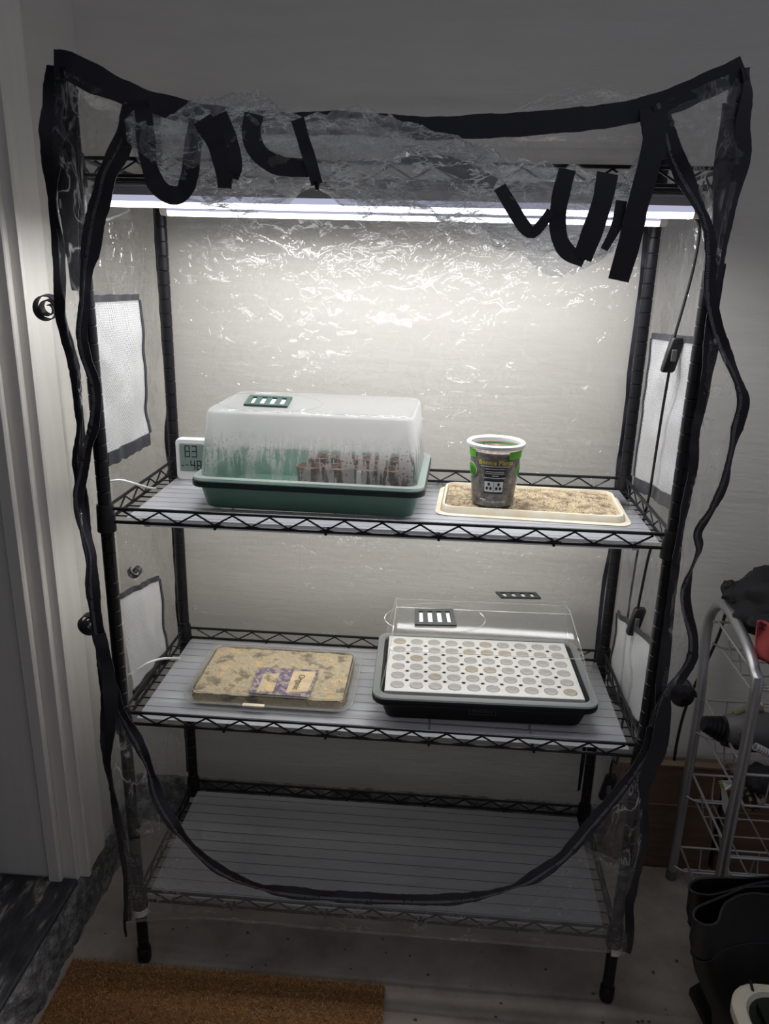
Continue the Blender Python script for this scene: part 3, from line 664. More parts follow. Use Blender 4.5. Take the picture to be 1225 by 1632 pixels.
# --- curled ties
def curl(px, py, Y, r, turns, wd, seed, axis=1):
    c = at(px, py, y=Y); loops = []; n = int(26 * turns)
    for i in range(n + 1):
        t = i / n; a = 2 * math.pi * turns * t + seed; rr = r * (1 - .72 * t)
        d = Vector((math.cos(a), .0, math.sin(a))); q = c + d * rr + Vector((0, .012 * t, 0)); nn = d * .0007; b = Vector((.15, 1, .2)).normalized() * wd / 2
        loops.append([q + b + nn, q - b + nn, q - b - nn, q + b - nn])
    return MB().loft(loops, 1, 1).build('curled_tie', 'tape', cover, angle=30)
curl(74, 492, .03, .021, 2.2, .013, .5); curl(143, 996, -.01, .019, 2.4, .013, 1.2); curl(215, 912, .12, .012, 1.4, .010, 2.4)
c = at(1085, 1104, y=-.035)
loops = []
for i in range(49):
    a = 2 * math.pi * 3 * i / 48; r = .0185 - .0042 * i / 48 * 3 * .9; d = Vector((math.cos(a), 0, math.sin(a)))
    q = c + d * r
    loops.append([q + Vector((0, -.012, 0)) + d * .0026, q + Vector((0, .012, 0)) + d * .0026, q + Vector((0, .013, 0)) - d * .0012, q + Vector((0, -.013, 0)) - d * .0012])
MB().loft(loops, 1, 1).build('curled_tie', pm('shiny_black', (.008, .008, .009), .22), cover, angle=50)
MB().tube([c + Vector((0, -.0115, 0)), c + Vector((0, .011, 0))], .0135, 20).build('curled_core', bpy.data.materials['shiny_black'], cover)
MB().tube([at(198, 1467, y=YF - .004), at(199, 1480, y=YF - .004), at(201, 1492, y=YF - .004)], [.0022, .0026, .002], 6).build('zip_pull', 'black_plastic', cover)

# ================================================================== UPPER DECK
z2 = TOP[2]
# --- green propagator
CX, CY = -.128, .192
gp = thing('propagator', 'green seed tray with a tall misted clear dome on the upper deck', 'propagator', (CX, CY, z2))
def tray(t, cx, cy, z, wb, db, wt, dt, h, mat, wall=.004, lip=.012, r=.02):
    lo = [rrect(cx, cy, wb - .01, db - .01, r * .8, z), rrect(cx, cy, wb, db, r * .8, z + .003), rrect(cx, cy, wt - lip * 2, dt - lip * 2, r, z + h - .012),
          rrect(cx, cy, wt - .002, dt - .002, r * 1.2, z + h - .011), rrect(cx, cy, wt, dt, r * 1.2, z + h - .009), rrect(cx, cy, wt, dt, r * 1.2, z + h - .002), rrect(cx, cy, wt - .003, dt - .003, r * 1.2, z + h),
          rrect(cx, cy, wt - lip * 2, dt - lip * 2, r, z + h), rrect(cx, cy, wt - lip * 2 - .004, dt - lip * 2 - .004, r, z + h - .003), rrect(cx, cy, wb - 2 * wall, db - 2 * wall, r * .7, z + .005)]
    return MB().loft(lo, 1, 1).build('tray', mat, t)
tray(gp, CX, CY, z2, .350, .218, .386, .262, .052, 'green_tray', lip=.010)
zr = z2 + .0525
rim = MB().loft([rrect(CX, CY, .385, .261, .024, zr), rrect(CX, CY, .385, .261, .024, zr + .004), rrect(CX, CY, .362, .238, .02, zr + .0045), rrect(CX, CY, .362, .238, .02, zr)]).build('dome_flange', 'flange', gp)
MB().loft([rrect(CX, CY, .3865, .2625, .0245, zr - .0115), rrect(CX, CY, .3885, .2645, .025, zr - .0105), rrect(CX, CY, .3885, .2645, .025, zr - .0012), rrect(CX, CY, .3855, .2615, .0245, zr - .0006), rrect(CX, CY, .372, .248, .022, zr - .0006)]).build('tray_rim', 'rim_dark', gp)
rim['label'] = 'whitish clear flange of the dome'
zt = 1.064
dome = MB().loft([rrect(CX, CY, .362, .238, .018, zr + .003, 6), rrect(CX, CY, .357, .232, .018, zr + .03, 6), rrect(CX, CY, .342, .206, .016, zt - .008, 6), rrect(CX, CY, .336, .199, .016, zt - .002, 6), rrect(CX, CY, .328, .190, .014, zt, 6)], 0, 1).build('dome', 'fog', gp)
dome['label'] = 'clear plastic dome misted with condensation'
def vent(t, parent, quad_px, z, mat, nsl, plane=None):
    Q = [at(px, py, z=z) if plane is None else plane(px, py) for px, py in quad_px]   # TL TR BR BL
    nrm = (Q[1] - Q[0]).cross(Q[0] - Q[3]).normalized()
    def pt(u, v, h): return Q[0].lerp(Q[1], u).lerp(Q[3].lerp(Q[2], u), v) + nrm * h
    def slab(u0, u1, v0, v1, h0, h1):
        mb.add([pt(u0, v1, h0), pt(u1, v1, h0), pt(u1, v0, h0), pt(u0, v0, h0), pt(u0, v1, h1), pt(u1, v1, h1), pt(u1, v0, h1), pt(u0, v0, h1)],
               [(0, 3, 2, 1), (4, 5, 6, 7), (0, 1, 5, 4), (1, 2, 6, 5), (2, 3, 7, 6), (3, 0, 4, 7)])
    mb = MB(); slab(0, 1, 0, .16, .0005, .004); slab(0, 1, .84, 1, .0005, .004); slab(0, .1, .16, .84, .0005, .004); slab(.9, 1, .16, .84, .0005, .004)
    v = mb.build('vent', mat, parent, False)
    for i in range(nsl):
        mb = MB(); u = .1 + .8 * (i + .72) / (nsl + .45); slab(u - .06, u + .06, .16, .84, .0005, .0035); mb.build('vent_bar', mat, v, False)
    mb = MB(); slab(.12, .88, .2, .8, .0003, .0010); mb.build('vent_slide', 'white_pl', v, False)
    ring = [pt(.5 + 1.25 * math.cos(a), .5 + .95 * math.sin(a), .001) for a in [2 * math.pi * i / 28 for i in range(28)]]
    MB().tube(ring, .0008, 5, True).build('vent_track', 'clam', v)
    return v
vent(gp, dome, [(397, 633), (465, 636), (459, 651), (389, 648)], zt, 'vent', 3)
gp.rotation_euler.z = R(-1.6)
# peat pots and a plant marker inside
k = 0
for i in range(4):
    for j in range(2):
        x = -.135 + i * .049 + (.006 if j else 0); y = .135 + j * .07
        t = MB().lathe([(.0195, z2 + .006), (.0215, z2 + .008), (.0235, z2 + .066), (.0245, z2 + .069), (.0225, z2 + .069), (.0215, z2 + .060), (.001, z2 + .063)], x, y, 18, 1, 0).build('peat_pellet', 'peat', None)
        tag(t, 'brown peat pellet inside the misted dome, ' + ('back' if j else 'front') + ' row, ' + ORD[i] + ' from the left', 'peat pellet', 'peat pellets in the green propagator'); k += 1
t = MB().bbox_((-.052, .098, z2 + .01), (-.044, .0995, z2 + .072), .0004).build('plant_marker', 'white_pl', None); tag(t, 'small white plant marker standing among the peat pellets', 'plant marker')

# --- thermo-hygrometer
HX, HY = -.3715, .262
hy = thing('hygrometer', 'white digital thermometer showing 83 and 48 behind the green propagator', 'hygrometer', (HX, HY, z2))
def slabY(mb, x0, x1, z0, z1, y0, y1, r=.006):
    """rounded plate facing -Y"""
    mb.loft([[Vector((p.x, y, p.y)) for p in rrect((x0 + x1) / 2, (z0 + z1) / 2, (x1 - x0) - e, (z1 - z0) - e, r, 0, 4)] for y, e in ((y1, .002), (y1 - .001, 0), (y0 + .002, 0), (y0, .003))], 1, 1); return mb
body = slabY(MB(), HX - .0385, HX + .0385, z2, z2 + .079, HY - .009, HY + .009, .008).build('case', 'white_pl', hy)
scr = slabY(MB(), HX - .031, HX + .031, z2 + .0175, z2 + .0705, HY - .0098, HY - .0085, .002).build('screen', 'lcd', hy)
SEG = {'8': 'abcdefg', '3': 'abcdg', '4': 'fgbc'}
def digit(ch, x, z, wd, h):
    mb = MB(); y = HY - .0100; t = .0016; s = .12
    def b(x0, x1, z0, z1): mb.box((x0, y - .0003, z0), (x1, y + .0002, z1))
    for g in SEG[ch]:
        if g == 'a': b(x, x + wd, z + h - t, z + h)
        if g == 'd': b(x, x + wd, z, z + t)
        if g == 'g': b(x, x + wd, z + h / 2 - t / 2, z + h / 2 + t / 2)
        if g == 'f': b(x, x + t, z + h / 2, z + h)
        if g == 'b': b(x + wd - t, x + wd, z + h / 2, z + h)
        if g == 'e': b(x, x + t, z, z + h / 2)
        if g == 'c': b(x + wd - t, x + wd, z, z + h / 2)
    mb.build('digit', 'lcd_dark', scr, False)
digit('8', HX - .0205, z2 + .0450, .0098, .0220); digit('3', HX - .0070, z2 + .0450, .0098, .0220)
digit('4', HX - .0105, z2 + .0205, .0085, .0180); digit('8', HX + .0015, z2 + .0205, .0085, .0180)
mb = MB(); mb.box((HX - .0275, HY - .0103, z2 + .0275), (HX - .0235, HY - .0098, z2 + .0287)); mb.box((HX - .0195, HY - .0103, z2 + .0290), (HX - .0155, HY - .0098, z2 + .0302)); mb.build('icon', 'lcd_dark', scr, False)

# --- cream tray of vermiculite
VX, VY, VR = .246, .186, R(-3.0)
vt = thing('vermiculite_tray', 'shallow cream plastic tray holding tan vermiculite on the upper deck', 'tray', (VX, VY, z2))
VW, VD = .300, .158
MB().loft([rrect(VX, VY, VW + .022, VD + .022, .022, z2), rrect(VX, VY, VW + .024, VD + .024, .022, z2 + .0012), rrect(VX, VY, VW + .008, VD + .008, .02, z2 + .0025), rrect(VX, VY, VW + .002, VD + .002, .02, z2 + .0125), rrect(VX, VY, VW, VD, .02, z2 + .0135), rrect(VX, VY, VW - .006, VD - .006, .018, z2 + .0135), rrect(VX, VY, VW - .009, VD - .009, .017, z2 + .008), rrect(VX, VY, VW - .009, VD - .009, .017, z2 + .004)], 1, 1).build('shell', 'cream', vt)
def fill_fn(cx, cy, W, D, z, amp, s=1):
    def fn(u, v):
        a, b = 2 * u - 1, 2 * v - 1
        x, y = cx + a * W / 2, cy + b * D / 2
        return Vector((x, y, z + amp * fbm((x, y, s), 40, 4) - .003 * max(0, abs(a) ** 12, abs(b) ** 12)))
    return fn
sheet('fill', fill_fn(VX, VY, VW - .011, VD - .011, z2 + .0112, .0015), 70, 40, 'verm', vt)
mb = MB()
for i in range(2600):
    x = VX + (random.random() - .5) * (VW - .02); y = VY + (random.random() - .5) * (VD - .02); z = z2 + .0114 + .001 * random.random()
    r = random.uniform(.0006, .0017); a = random.random() * 6.28
    q = [Vector((x + r * math.cos(a + d), y + r * math.sin(a + d) * .8, z + random.uniform(-.0004, .0008))) for d in (0, 2.1, 4.2)]
    mb.add(q + [Vector((x, y, z + r * random.uniform(.5, 1)))], [(0, 1, 3), (1, 2, 3), (2, 0, 3)])
g = mb.build('granules', 'granule', vt, False); g['kind'] = 'stuff'
vt.rotation_euler.z = VR

# --- plastic pot standing in the tray
PX, PY, PZ = .1775, .150, z2 + .0135
H, RB, RT = .1060, .0355, .0445
pot = thing('plant_pot', 'clear printed plastic pot of potting soil with white rim and green band', 'pot', (PX, PY, PZ))
def rad(t): return RB + (RT - RB) * t
MB().lathe([(RB - .004, PZ), (RB, PZ + .002), (rad(.5), PZ + H * .5), (rad(.9), PZ + H * .9), (RT, PZ + H)], PX, PY, 40, 1, 0).build('cup', 'cup', pot)
rimo = MB().lathe([(RT - .0005, PZ + H - .006), (RT + .003, PZ + H - .006), (RT + .0045, PZ + H - .003), (RT + .0045, PZ + H), (RT + .003, PZ + H + .0018), (RT - .0005, PZ + H + .0018), (RT - .0025, PZ + H - .001), (RT - .002, PZ + H - .006)], PX, PY, 48, 0, 0)
rimo.build('rim', 'white_pl', pot)
mb = MB(); lo = []
for t in (0.02, .2, .4, .6, .76, .885):
    lo.append([(PX + (rad(t) - .0012) * math.cos(a), PY + (rad(t) - .0012) * math.sin(a), PZ + H * t) for a in [2 * math.pi * i / 36 for i in range(36)]])
for q in (.8, .5, .2):
    lo.append([(PX + rad(.8) * q * math.cos(a), PY + rad(.8) * q * math.sin(a), PZ + H * .865 + .003 * fbm((q * math.cos(a), q * math.sin(a), 1), 4, 3)) for a in [2 * math.pi * i / 36 for i in range(36)]])
mb.loft(lo, 1, 1); mb.build('soil', 'soil', pot)
for i in range(9):   # bits of mulch sticking up
    a = random.random() * 6.28; r = random.random() * .03; q = Vector((PX + r * math.cos(a), PY + r * math.sin(a), PZ + H * .83))
    MB().tube([q, q + Vector((random.uniform(-.006, .006), random.uniform(-.004, .004), random.uniform(.006, .013)))], [.0009, .0004], 4).build('mulch_chip', 'soil', pot)
FA = R(-90 + 2)   # angle of the print's middle, towards the camera
def cyl(ang, zf, off=.0006):
    r = rad(zf) + off; return Vector((PX + r * math.cos(ang), PY + r * math.sin(ang), PZ + H * zf))
def patch(name, a0, a1, z0, z1, mat, off=.0006, n=24, parent=None):
    lo = [[cyl(R(a0 + (a1 - a0) * i / n), z0, off), cyl(R(a0 + (a1 - a0) * i / n), z1, off)] for i in range(n + 1)]
    mb = MB(); mb.loft(lo, closed=False); return mb.build(name, mat, parent or pot)
patch('green_band', -62, 240 - 18 - 3, .79, .915, 'green_print', .0005, 60)
def blob(name, a, zf, ra, rz, mat, off):
    c = [cyl(R(a), zf, off)]; n = 26
    mb = MB(); mb.add(c + [cyl(R(a + ra * math.cos(q)), zf + rz * math.sin(q), off) for q in [2 * math.pi * i / n for i in range(n)]], [(0, 1 + i, 1 + (i + 1) % n) for i in range(n)])
    return mb.build(name, mat, pot)
for a in (-160, -16):
    blob('logo_outline', a, .585, 22, .115, 'white_print', .0005); blob('logo', a, .585, 20, .105, 'green_print', .0008); blob('logo_shade', a + 5, .565, 12, .07, 'green_dark', .0011)
def cyl_text(s, size, zf, mat, name, a=-91):
    text_mb(s, size, lambda x, y: cyl(R(a) + x / rad(zf), zf + y / H, .0009)).build(name, mat, pot, False)
cyl_text('Bonnie Plants', .0108, .745, 'yellow', 'print'); cyl_text('Bonnie Plants', .0108, .742, 'yellow', 'print')
for i, (w0, zf) in enumerate(((36, .685), (24, .645), (22, .60), (24, .57), (8, .535), (26, .50))):
    patch('print_line', -91 - w0, -91 + w0 * .9, zf - .006, zf + .004, 'white_print' if i in (0, 3) else 'white_print', .0006, 14)
patch('print_panel', -91 - 25, -91 + 24, .49, .675, 'black_print', .0003)
patch('print_panel', -91 - 27, -91 + 22, .24, .47, 'black_print', .0003)
for a in (-91 - 14, -91 + 9):
    patch('recycling_box', a - 11, a + 11, .27, .44, 'white_print', .0007, 8)
    for q in range(3):
        th = R(90 + 120 * q); blob('recycling_arrow', a + 5.2 * math.cos(th), .352 + .045 * math.sin(th), 3.2, .026, 'black_print', .0012)
cyl_text('19.3 FL. OZ (571 mL)', .0044, .105, 'white_print', 'print')
patch('print_line', -128, -112, .128, .142, 'white_print', .0007, 6)

# ================================================================== MIDDLE DECK
z3 = TOP[3]
# --- clamshell of mouldy vermiculite
KX, KY = -.205, .157
cl = thing('clamshell_box', 'closed clear clamshell box of mouldy vermiculite with a purple label on the middle deck', 'clamshell', (KX, KY, z3))
def rl(W, D, r, z): return rrect(KX, KY, W, D, r, z3 + z, 6)
MB().loft([rl(.270, .175, .02, .0), rl(.276, .181, .02, .002), rl(.284, .188, .022, .011), rl(.306, .209, .03, .0115), rl(.308, .211, .03, .0125), rl(.286, .190, .022, .0132)], 1, 0).build('base', 'clam', cl)
MB().loft([rl(.308, .211, .03, .0135), rl(.309, .212, .03, .0155), rl(.290, .194, .024, .0162), rl(.283, .188, .022, .027), rl(.279, .184, .02, .0292), rl(.272, .177, .016, .0296)], 0, 1).build('lid', 'clam', cl)
MB().tube(rl(.3085, .2115, .03, .0150), .0013, 6, True).build('lid_edge', 'clam_edge', cl); MB().tube(rl(.281, .186, .021, .0285), .0010, 6, True).build('lid_ridge', 'clam_edge', cl)
for s, x in ((-1, KX - .02), (1, KX + .03)):
    MB().bbox_((x - .02, KY + s * .104 - .004, z3 + .012), (x + .02, KY + s * .104 + .004, z3 + .0165), .001).build('lid_tab', 'cream', cl)
sheet('fill', fill_fn(KX, KY, .272, .177, z3 + .0255, .0028, 3), 90, 60, 'mould', cl)
MB().loft([rl(.268, .173, .016, .001), rl(.280, .184, .02, .010), rl(.279, .184, .02, .024)], 1, 0).build('fill_side', 'mould', cl)
mb = MB()
for i in range(1500):
    x = KX + (random.random() - .5) * .262; y = KY + (random.random() - .5) * .168; z = z3 + .0262 + .0012 * random.random()
    r = random.uniform(.0006, .0015); a = random.random() * 6.28
    q = [Vector((x + r * math.cos(a + d), y + r * math.sin(a + d) * .8, z)) for d in (0, 2.1, 4.2)]
    mb.add(q + [Vector((x, y, z + r * .7))], [(0, 1, 3), (1, 2, 3), (2, 0, 3)])
g = mb.build('granules', 'granule', cl, False); g['kind'] = 'stuff'
zl = z3 + .0302
def plate(name, pts, z, mat, parent): 
    mb = MB(); mb.add([at(x, y, z=z) for x, y in pts] + [at(x, y, z=z - .0004) for x, y in pts], [(3, 2, 1, 0), (4, 5, 6, 7)] + [(i, (i + 1) % 4, 4 + (i + 1) % 4, 4 + i) for i in range(4)]); return mb.build(name, mat, parent, False)
lab = plate('paper_label', [(411, 1063), (508, 1068), (492, 1111), (396, 1104)], zl, 'purple', cl); lab['label'] = 'worn purple paper label'
plate('label_panel', [(468, 1069), (504, 1071), (490, 1102), (455, 1104)], zl + .0006, 'label_tan', lab)
plate('label_panel', [(421, 1074), (446, 1073), (435, 1102), (408, 1103)], zl + .0006, 'mould', lab)
ctr = at(476, 1087, z=zl + .0011); dv = (at(468, 1103, z=zl) - at(484, 1071, z=zl)).normalized(); du = Vector((-dv.y, dv.x, 0))
text_mb('Organic', .017, lambda x, y: ctr + dv * x + du * y).build('label_print', 'black_print', lab, False)

# --- black propagator with foam insert
BX, BY = .1785, .166
bp = thing('propagator', 'black seed tray with a low clear dome and white foam insert on the middle deck', 'propagator', (BX, BY, z3))
tray(bp, BX, BY, z3, .345, .200, .392, .252, .052, 'dark_tray', lip=.012, r=.022)
def dl(W, D, r, z, dy=0): return rrect(BX, BY + dy, W, D, r, z, 6)
zq = z3 + .0525
MB().loft([dl(.390, .250, .025, zq), dl(.390, .250, .025, zq + .0035), dl(.366, .226, .02, zq + .004), dl(.366, .226, .02, zq)]).build('dome_flange', 'flange', bp)
# gabled dome: section along y, extruded along x with sloping ends
sec = [(-.112, 0), (-.106, .03), (-.082, .068), (-.070, .074), (.022, .104), (.034, .1055), (.088, .094), (.096, .088), (.110, .03), (.113, 0)]
lo = []
for t in (0, .02, .05, .5, .95, .98, 1):
    x = -1 + 2 * t; e = {0: .0, .02: .92, .05: 1}.get(round(t, 2), 1) if t < .5 else {1: .0, .98: .92, .95: 1}.get(round(t, 2), 1)
    lo.append([Vector((BX + x * (.183 - .022 * min(1, h / .1)), BY + dy * (1 - .03 * (1 - e)), zq + .0035 + h * (.94 + .06 * e))) for dy, h in sec])
d2 = MB().loft(lo, 0, 0, False)
n = len(sec); m = len(d2.v)
d2.add(lo[0], [tuple(range(n))]); d2.add(lo[-1], [tuple(reversed(range(n)))])
dome2 = d2.build('dome', 'dome_dark', bp, angle=30); dome2['label'] = 'low clear plastic dome'
for dy, h in (sec[2], sec[4], sec[7]):
    k_ = .183 - .022 * min(1, h / .1); MB().tube([(BX - k_, BY + dy, zq + .0035 + h), (BX + k_, BY + dy, zq + .0035 + h)], .0009, 6).build('dome_ridge', 'clam_edge', dome2)
for sg in (-1, 1):
    MB().tube([(BX + sg * (.183 - .022 * min(1, h / .1)), BY + dy, zq + .0035 + h) for dy, h in sec], .0011, 6).build('dome_ridge', 'clam_edge', dome2)
A = Vector((BX, BY - .070, zq + .0775)); B_ = Vector((BX, BY + .034, zq + .109))
def on_plane(P0, P1):
    nr = Vector((1, 0, 0)).cross(P1 - P0).normalized()
    def f(px, py):
        d = _f + CR * ((px - 612.5) / FPX) - CU * ((py - 816) / FPX); return CP + d * ((P0 - CP).dot(nr) / d.dot(nr))
    return f
A = Vector((BX, BY - .070, zq + .0775)); B_ = Vector((BX, BY + .022, zq + .1075)); C_ = Vector((BX, BY + .034, zq + .1090)); D_ = Vector((BX, BY + .088, zq + .0975))
vent(bp, dome2, [(661, 971), (722, 972), (727, 998), (660, 996)], 0, 'vent_dark', 3, on_plane(A, B_))
vent(bp, dome2, [(793, 946), (858, 948), (865, 957), (801, 955)], 0, 'vent_dark', 3, on_plane(C_, D_))
# insert with real holes
IX0, IY0, PIT, PTY = BX - .001, BY + .002, .0338, .0336
NX, NY = 10, 6; zi = z3 + .058; HR, SR = .0127, .0036
ins = MB(); ix0 = IX0 - PIT * NX / 2; iy0 = IY0 - PTY * NY / 2
def cell(i, j):
    cx, cy = ix0 + PIT * (i + .5), iy0 + PTY * (j + .5); pts = []
    for sx, sy, a0 in ((1, 1, 270), (-1, 1, 0), (-1, -1, 90), (1, -1, 180)):
        gx, gy = i + (1 if sx > 0 else 0), j + (1 if sy > 0 else 0)
        hole = 0 < gx < NX and 0 < gy < NY; kx, ky = cx + sx * PIT / 2, cy + sy * PTY / 2
        # walk counter-clockwise round the cell; at each corner a quarter notch (or a plain corner)
        for q in range(5):
            a = R(a0 - 90 * q / 4); r = SR if hole else .0
            pts.append((kx + r * math.cos(a) if r else kx + .0001 * math.cos(a), ky + r * math.sin(a) if r else ky + .0001 * math.sin(a)))
        # midpoint of next edge
        nx_, ny_ = {(1, 1): (0, 1), (-1, 1): (-1, 0), (-1, -1): (0, -1), (1, -1): (1, 0)}[(sx, sy)]
        for f_ in (-.5, 0, .5):
            if ny_: pts.append((cx - f_ * PIT * ny_ * -1 * -1 * .7, cy + ny_ * PTY / 2))
            else: pts.append((cx + nx_ * PIT / 2, cy + f_ * PTY * nx_ * .7))
    o_ = [Vector((x, y, zi)) for x, y in pts]
    i_ = []; w_ = []
    for x, y in pts:
        a = math.atan2(y - cy, x - cx); i_.append(Vector((cx + HR * math.cos(a), cy + HR * math.sin(a), zi))); w_.append(i_[-1] - Vector((0, 0, .004)))
    ins.loft([o_, i_, w_])
for i in range(NX):
    for j in range(NY): cell(i, j)
bw = .006; W_, D_2 = PIT * NX, PTY * NY
def fr(e, z): return [Vector((IX0 - W_ / 2 - e, IY0 - D_2 / 2 - e, z)), Vector((IX0 + W_ / 2 + e, IY0 - D_2 / 2 - e, z)), Vector((IX0 + W_ / 2 + e, IY0 + D_2 / 2 + e, z)), Vector((IX0 - W_ / 2 - e, IY0 + D_2 / 2 + e, z))]
ins.loft([fr(0, zi), fr(bw * .6, zi), fr(bw * .6 + .001, zi - .001), fr(bw * .6 + .001, zi - .018)])
insert = ins.build('foam_insert', 'foam', bp, True, 20)
MB().add(fr(-.001, zi - .0042) , [(0, 1, 2, 3)]).build('insert_floor', 'hole_grey', bp, False)
# embossed maker's plate on the tray's front
fy = BY - .252 / 2 + .0145
cx = at(766, 1134, y=fy - .004)
def emb(x, y): return Vector((cx.x + x, fy + .000 + (.012 - (cx.z + y - z3)) * .30 + .0032, cx.z + y))
for (x0, x1, y0, y1) in ((-.0225, .0225, .0072, .0078), (-.0225, .0225, -.0078, -.0072), (-.0228, -.0222, -.0078, .0078), (.0222, .0228, -.0078, .0078)):
    q = MB(); q.add([emb(x0, y0), emb(x1, y0), emb(x1, y1), emb(x0, y1)] + [emb(x0, y0) - Vector((0, .0012, 0)), emb(x1, y0) - Vector((0, .0012, 0)), emb(x1, y1) - Vector((0, .0012, 0)), emb(x0, y1) - Vector((0, .0012, 0))], [(0, 3, 2, 1), (4, 5, 6, 7), (0, 1, 5, 4), (1, 2, 6, 5), (2, 3, 7, 6), (3, 0, 4, 7)])
    q.build('plate_edge', 'grey_tool', bp, False)
text_mb('Park Seed', .0088, lambda x, y: emb(x, y) - Vector((0, .0012, 0))).build('embossed_print', 'grey_tool', bp, False)
ROT = R(1.6); bp.rotation_euler.z = ROT
sp0 = None
for i in range(NX):
    for j in range(NY):
        x, y = ix0 + PIT * (i + .5), iy0 + PTY * (j + .5); dx, dy = x - BX, y - BY
        wx, wy = BX + dx * math.cos(ROT) - dy * math.sin(ROT), BY + dx * math.sin(ROT) + dy * math.cos(ROT)
        tan = (i, j) in ((4, 2), (5, 2), (9, 0), (5, 4), (6, 4), (4, 4), (2, 1), (1, 3), (0, 5), (5, 5))
        if sp0 is None:
            base = MB().lathe([(HR - .0007, -.0030), (HR - .0006, 0), (HR - .002, .0009), (.004, .0003), (.001, -.0004)], 0, 0, 20, 1, 1); sp0 = True
        key = 'sponge_tan' if tan else 'sponge'
        if key not in WL:
            o = base.build('sponge_plug', key, None); WL[key] = o.data
        else:
            o = bpy.data.objects.new('sponge_plug', WL[key]); COL.objects.link(o)
        o.location = (wx, wy, zi - .0012 + random.uniform(-.0006, .0004))
        row = 'front row' if j == 0 else 'back row' if j == NY - 1 else ORD[j] + ' row from the front'
        tag(o, ('tan' if tan else 'grey') + ' sponge plug in the foam insert, ' + row + ', ' + ORD[i] + ' from left', 'sponge plug', 'sponge plugs in the foam insert')

# ================================================================== CORDS
def cord(name, pts, r, mat, label, step=.012):
    o = MB().tube(smooth_path([tuple(p) for p in pts], step), r, 6).build(name, mat, None); return tag(o, label, 'cord')
def pA(l, Y): return [at(p[0], p[1], y=(p[2] if len(p) > 2 else Y)) for p in l]
def switch_cord(pts, sw, label, dims=(.010, .008, .026)):
    t = thing('power_cord', label, 'cord', at(*pts[-1][:2], y=pts[-1][2]))
    MB().tube(smooth_path([tuple(p) for p in pA(pts, 0)], .015), .0024, 6).build('cable', 'black_plastic', t)
    c = at(sw[0], sw[1], y=sw[2]); a, b, h = dims
    mb = MB().loft([rrect(c.x + dx, c.y, 2 * a * s, 2 * b * s, .004, c.z + zz, 4) for zz, s, dx in ((-h, .8, -.005), (-h + .003, 1, -.0045), (0, 1.02, 0), (h - .003, 1, .0045), (h, .8, .005))], 1, 1); s_ = mb.build('inline_switch', 'black_plastic', t)
    MB().bbox_((c.x - .004, c.y - b - .0018, c.z - .009), (c.x + .004, c.y - b + .001, c.z + .009), .001).build('rocker', 'grey_tool', s_)
    return t
switch_cord([(1101, 342, .07), (1112, 352, .075), (1114, 375, .085), (1104, 430, .095), (1088, 490, .1), (1074, 540, .10), (1066, 592, .10), (1056, 650, .11), (1045, 720, .13), (1034, 790, .16), (1024, 835, .2), (1014, 890, .28), (1003, 960, .30), (994, 1040, .31), (988, 1110, .33)], (1071, 566, .1), 'black cord with an inline switch hanging from the lit light bars')
switch_cord([(1037, 872, .16), (1030, 900, .16), (1018, 960, .16), (1008, 1015, .16), (1003, 1045, .17), (1006, 1075, .18), (1003, 1105, .2), (992, 1150, .24), (985, 1185, .28)], (1013, 990, .16), 'black cord with an inline switch below the upper deck on the right')
switch_cord([(985, 1203, .14), (982, 1216, .13), (976, 1212, .13), (972, 1232, .12), (967, 1270, .13), (960, 1300, .2), (955, 1315, .25)], (968, 1254, .125), 'black cord with an inline switch hanging above the bottom deck')
cord('power_cord', pA([(1160, 962, .39), (1146, 1010, .39), (1128, 1050, .385), (1108, 1090, .38), (1090, 1135, .375), (1078, 1185, .37), (1070, 1240, .365), (1062, 1290, .362), (1048, 1330, .358), (1034, 1352, .355)], 0), .0032, 'black_plastic', 'loose black cord hanging down the back wall right of the cover')
def wcord(pts, label): return cord('link_cord', pA(pts, 0), .0022, 'cord_white', label)
wcord([(206, 334, .235), (185, 344, .2), (160, 352, .12), (150, 345, .08), (165, 330, .07)], 'white cord linking the two lit light bars')
wcord([(172, 768, .06), (190, 765, .07), (215, 771, .1), (235, 777, .15), (250, 779, .2)], 'white cord rising past the left end of the upper deck')
wcord([(200, 1078, .08), (215, 1070, .09), (235, 1057, .1), (256, 1050, .13), (275, 1049, .2), (292, 1050, .25)], 'white cord linking the unlit light bars at the middle deck')

# ================================================================== RIGHT SIDE: CARDBOARD, CART, BOOTS, TUB
def board(name, x0, x1, z1, y0, y1, label):
    t = thing(name, label, 'cardboard box', ((x0 + x1) / 2, (y0 + y1) / 2, 0), None)
    MB().bbox_((x0, y0, .0), (x1, y1, z1), .004).build('carton', 'cardboard', t)
    MB().bbox_((x0 + .01, y0 - .003, z1 * .62), (x1 - .01, y0 + .001, z1 * .62 + .004), .001).build('fold_edge', pm('card_edge', (.17, .11, .07), .85), t)
    MB().bbox_((x0, y0 - .003, z1 - .003), (x1, y1 - .02, z1 + .003), .001).build('flap', pm('card_flap', (.20, .135, .09), .85), t)
board('cardboard_box', .50, .735, .272, .352, .388, 'brown flattened cardboard box leaning by the wall left of the other')
board('cardboard_box', .745, 1.10, .268, .346, .384, 'brown flattened cardboard box behind the silver wire cart')

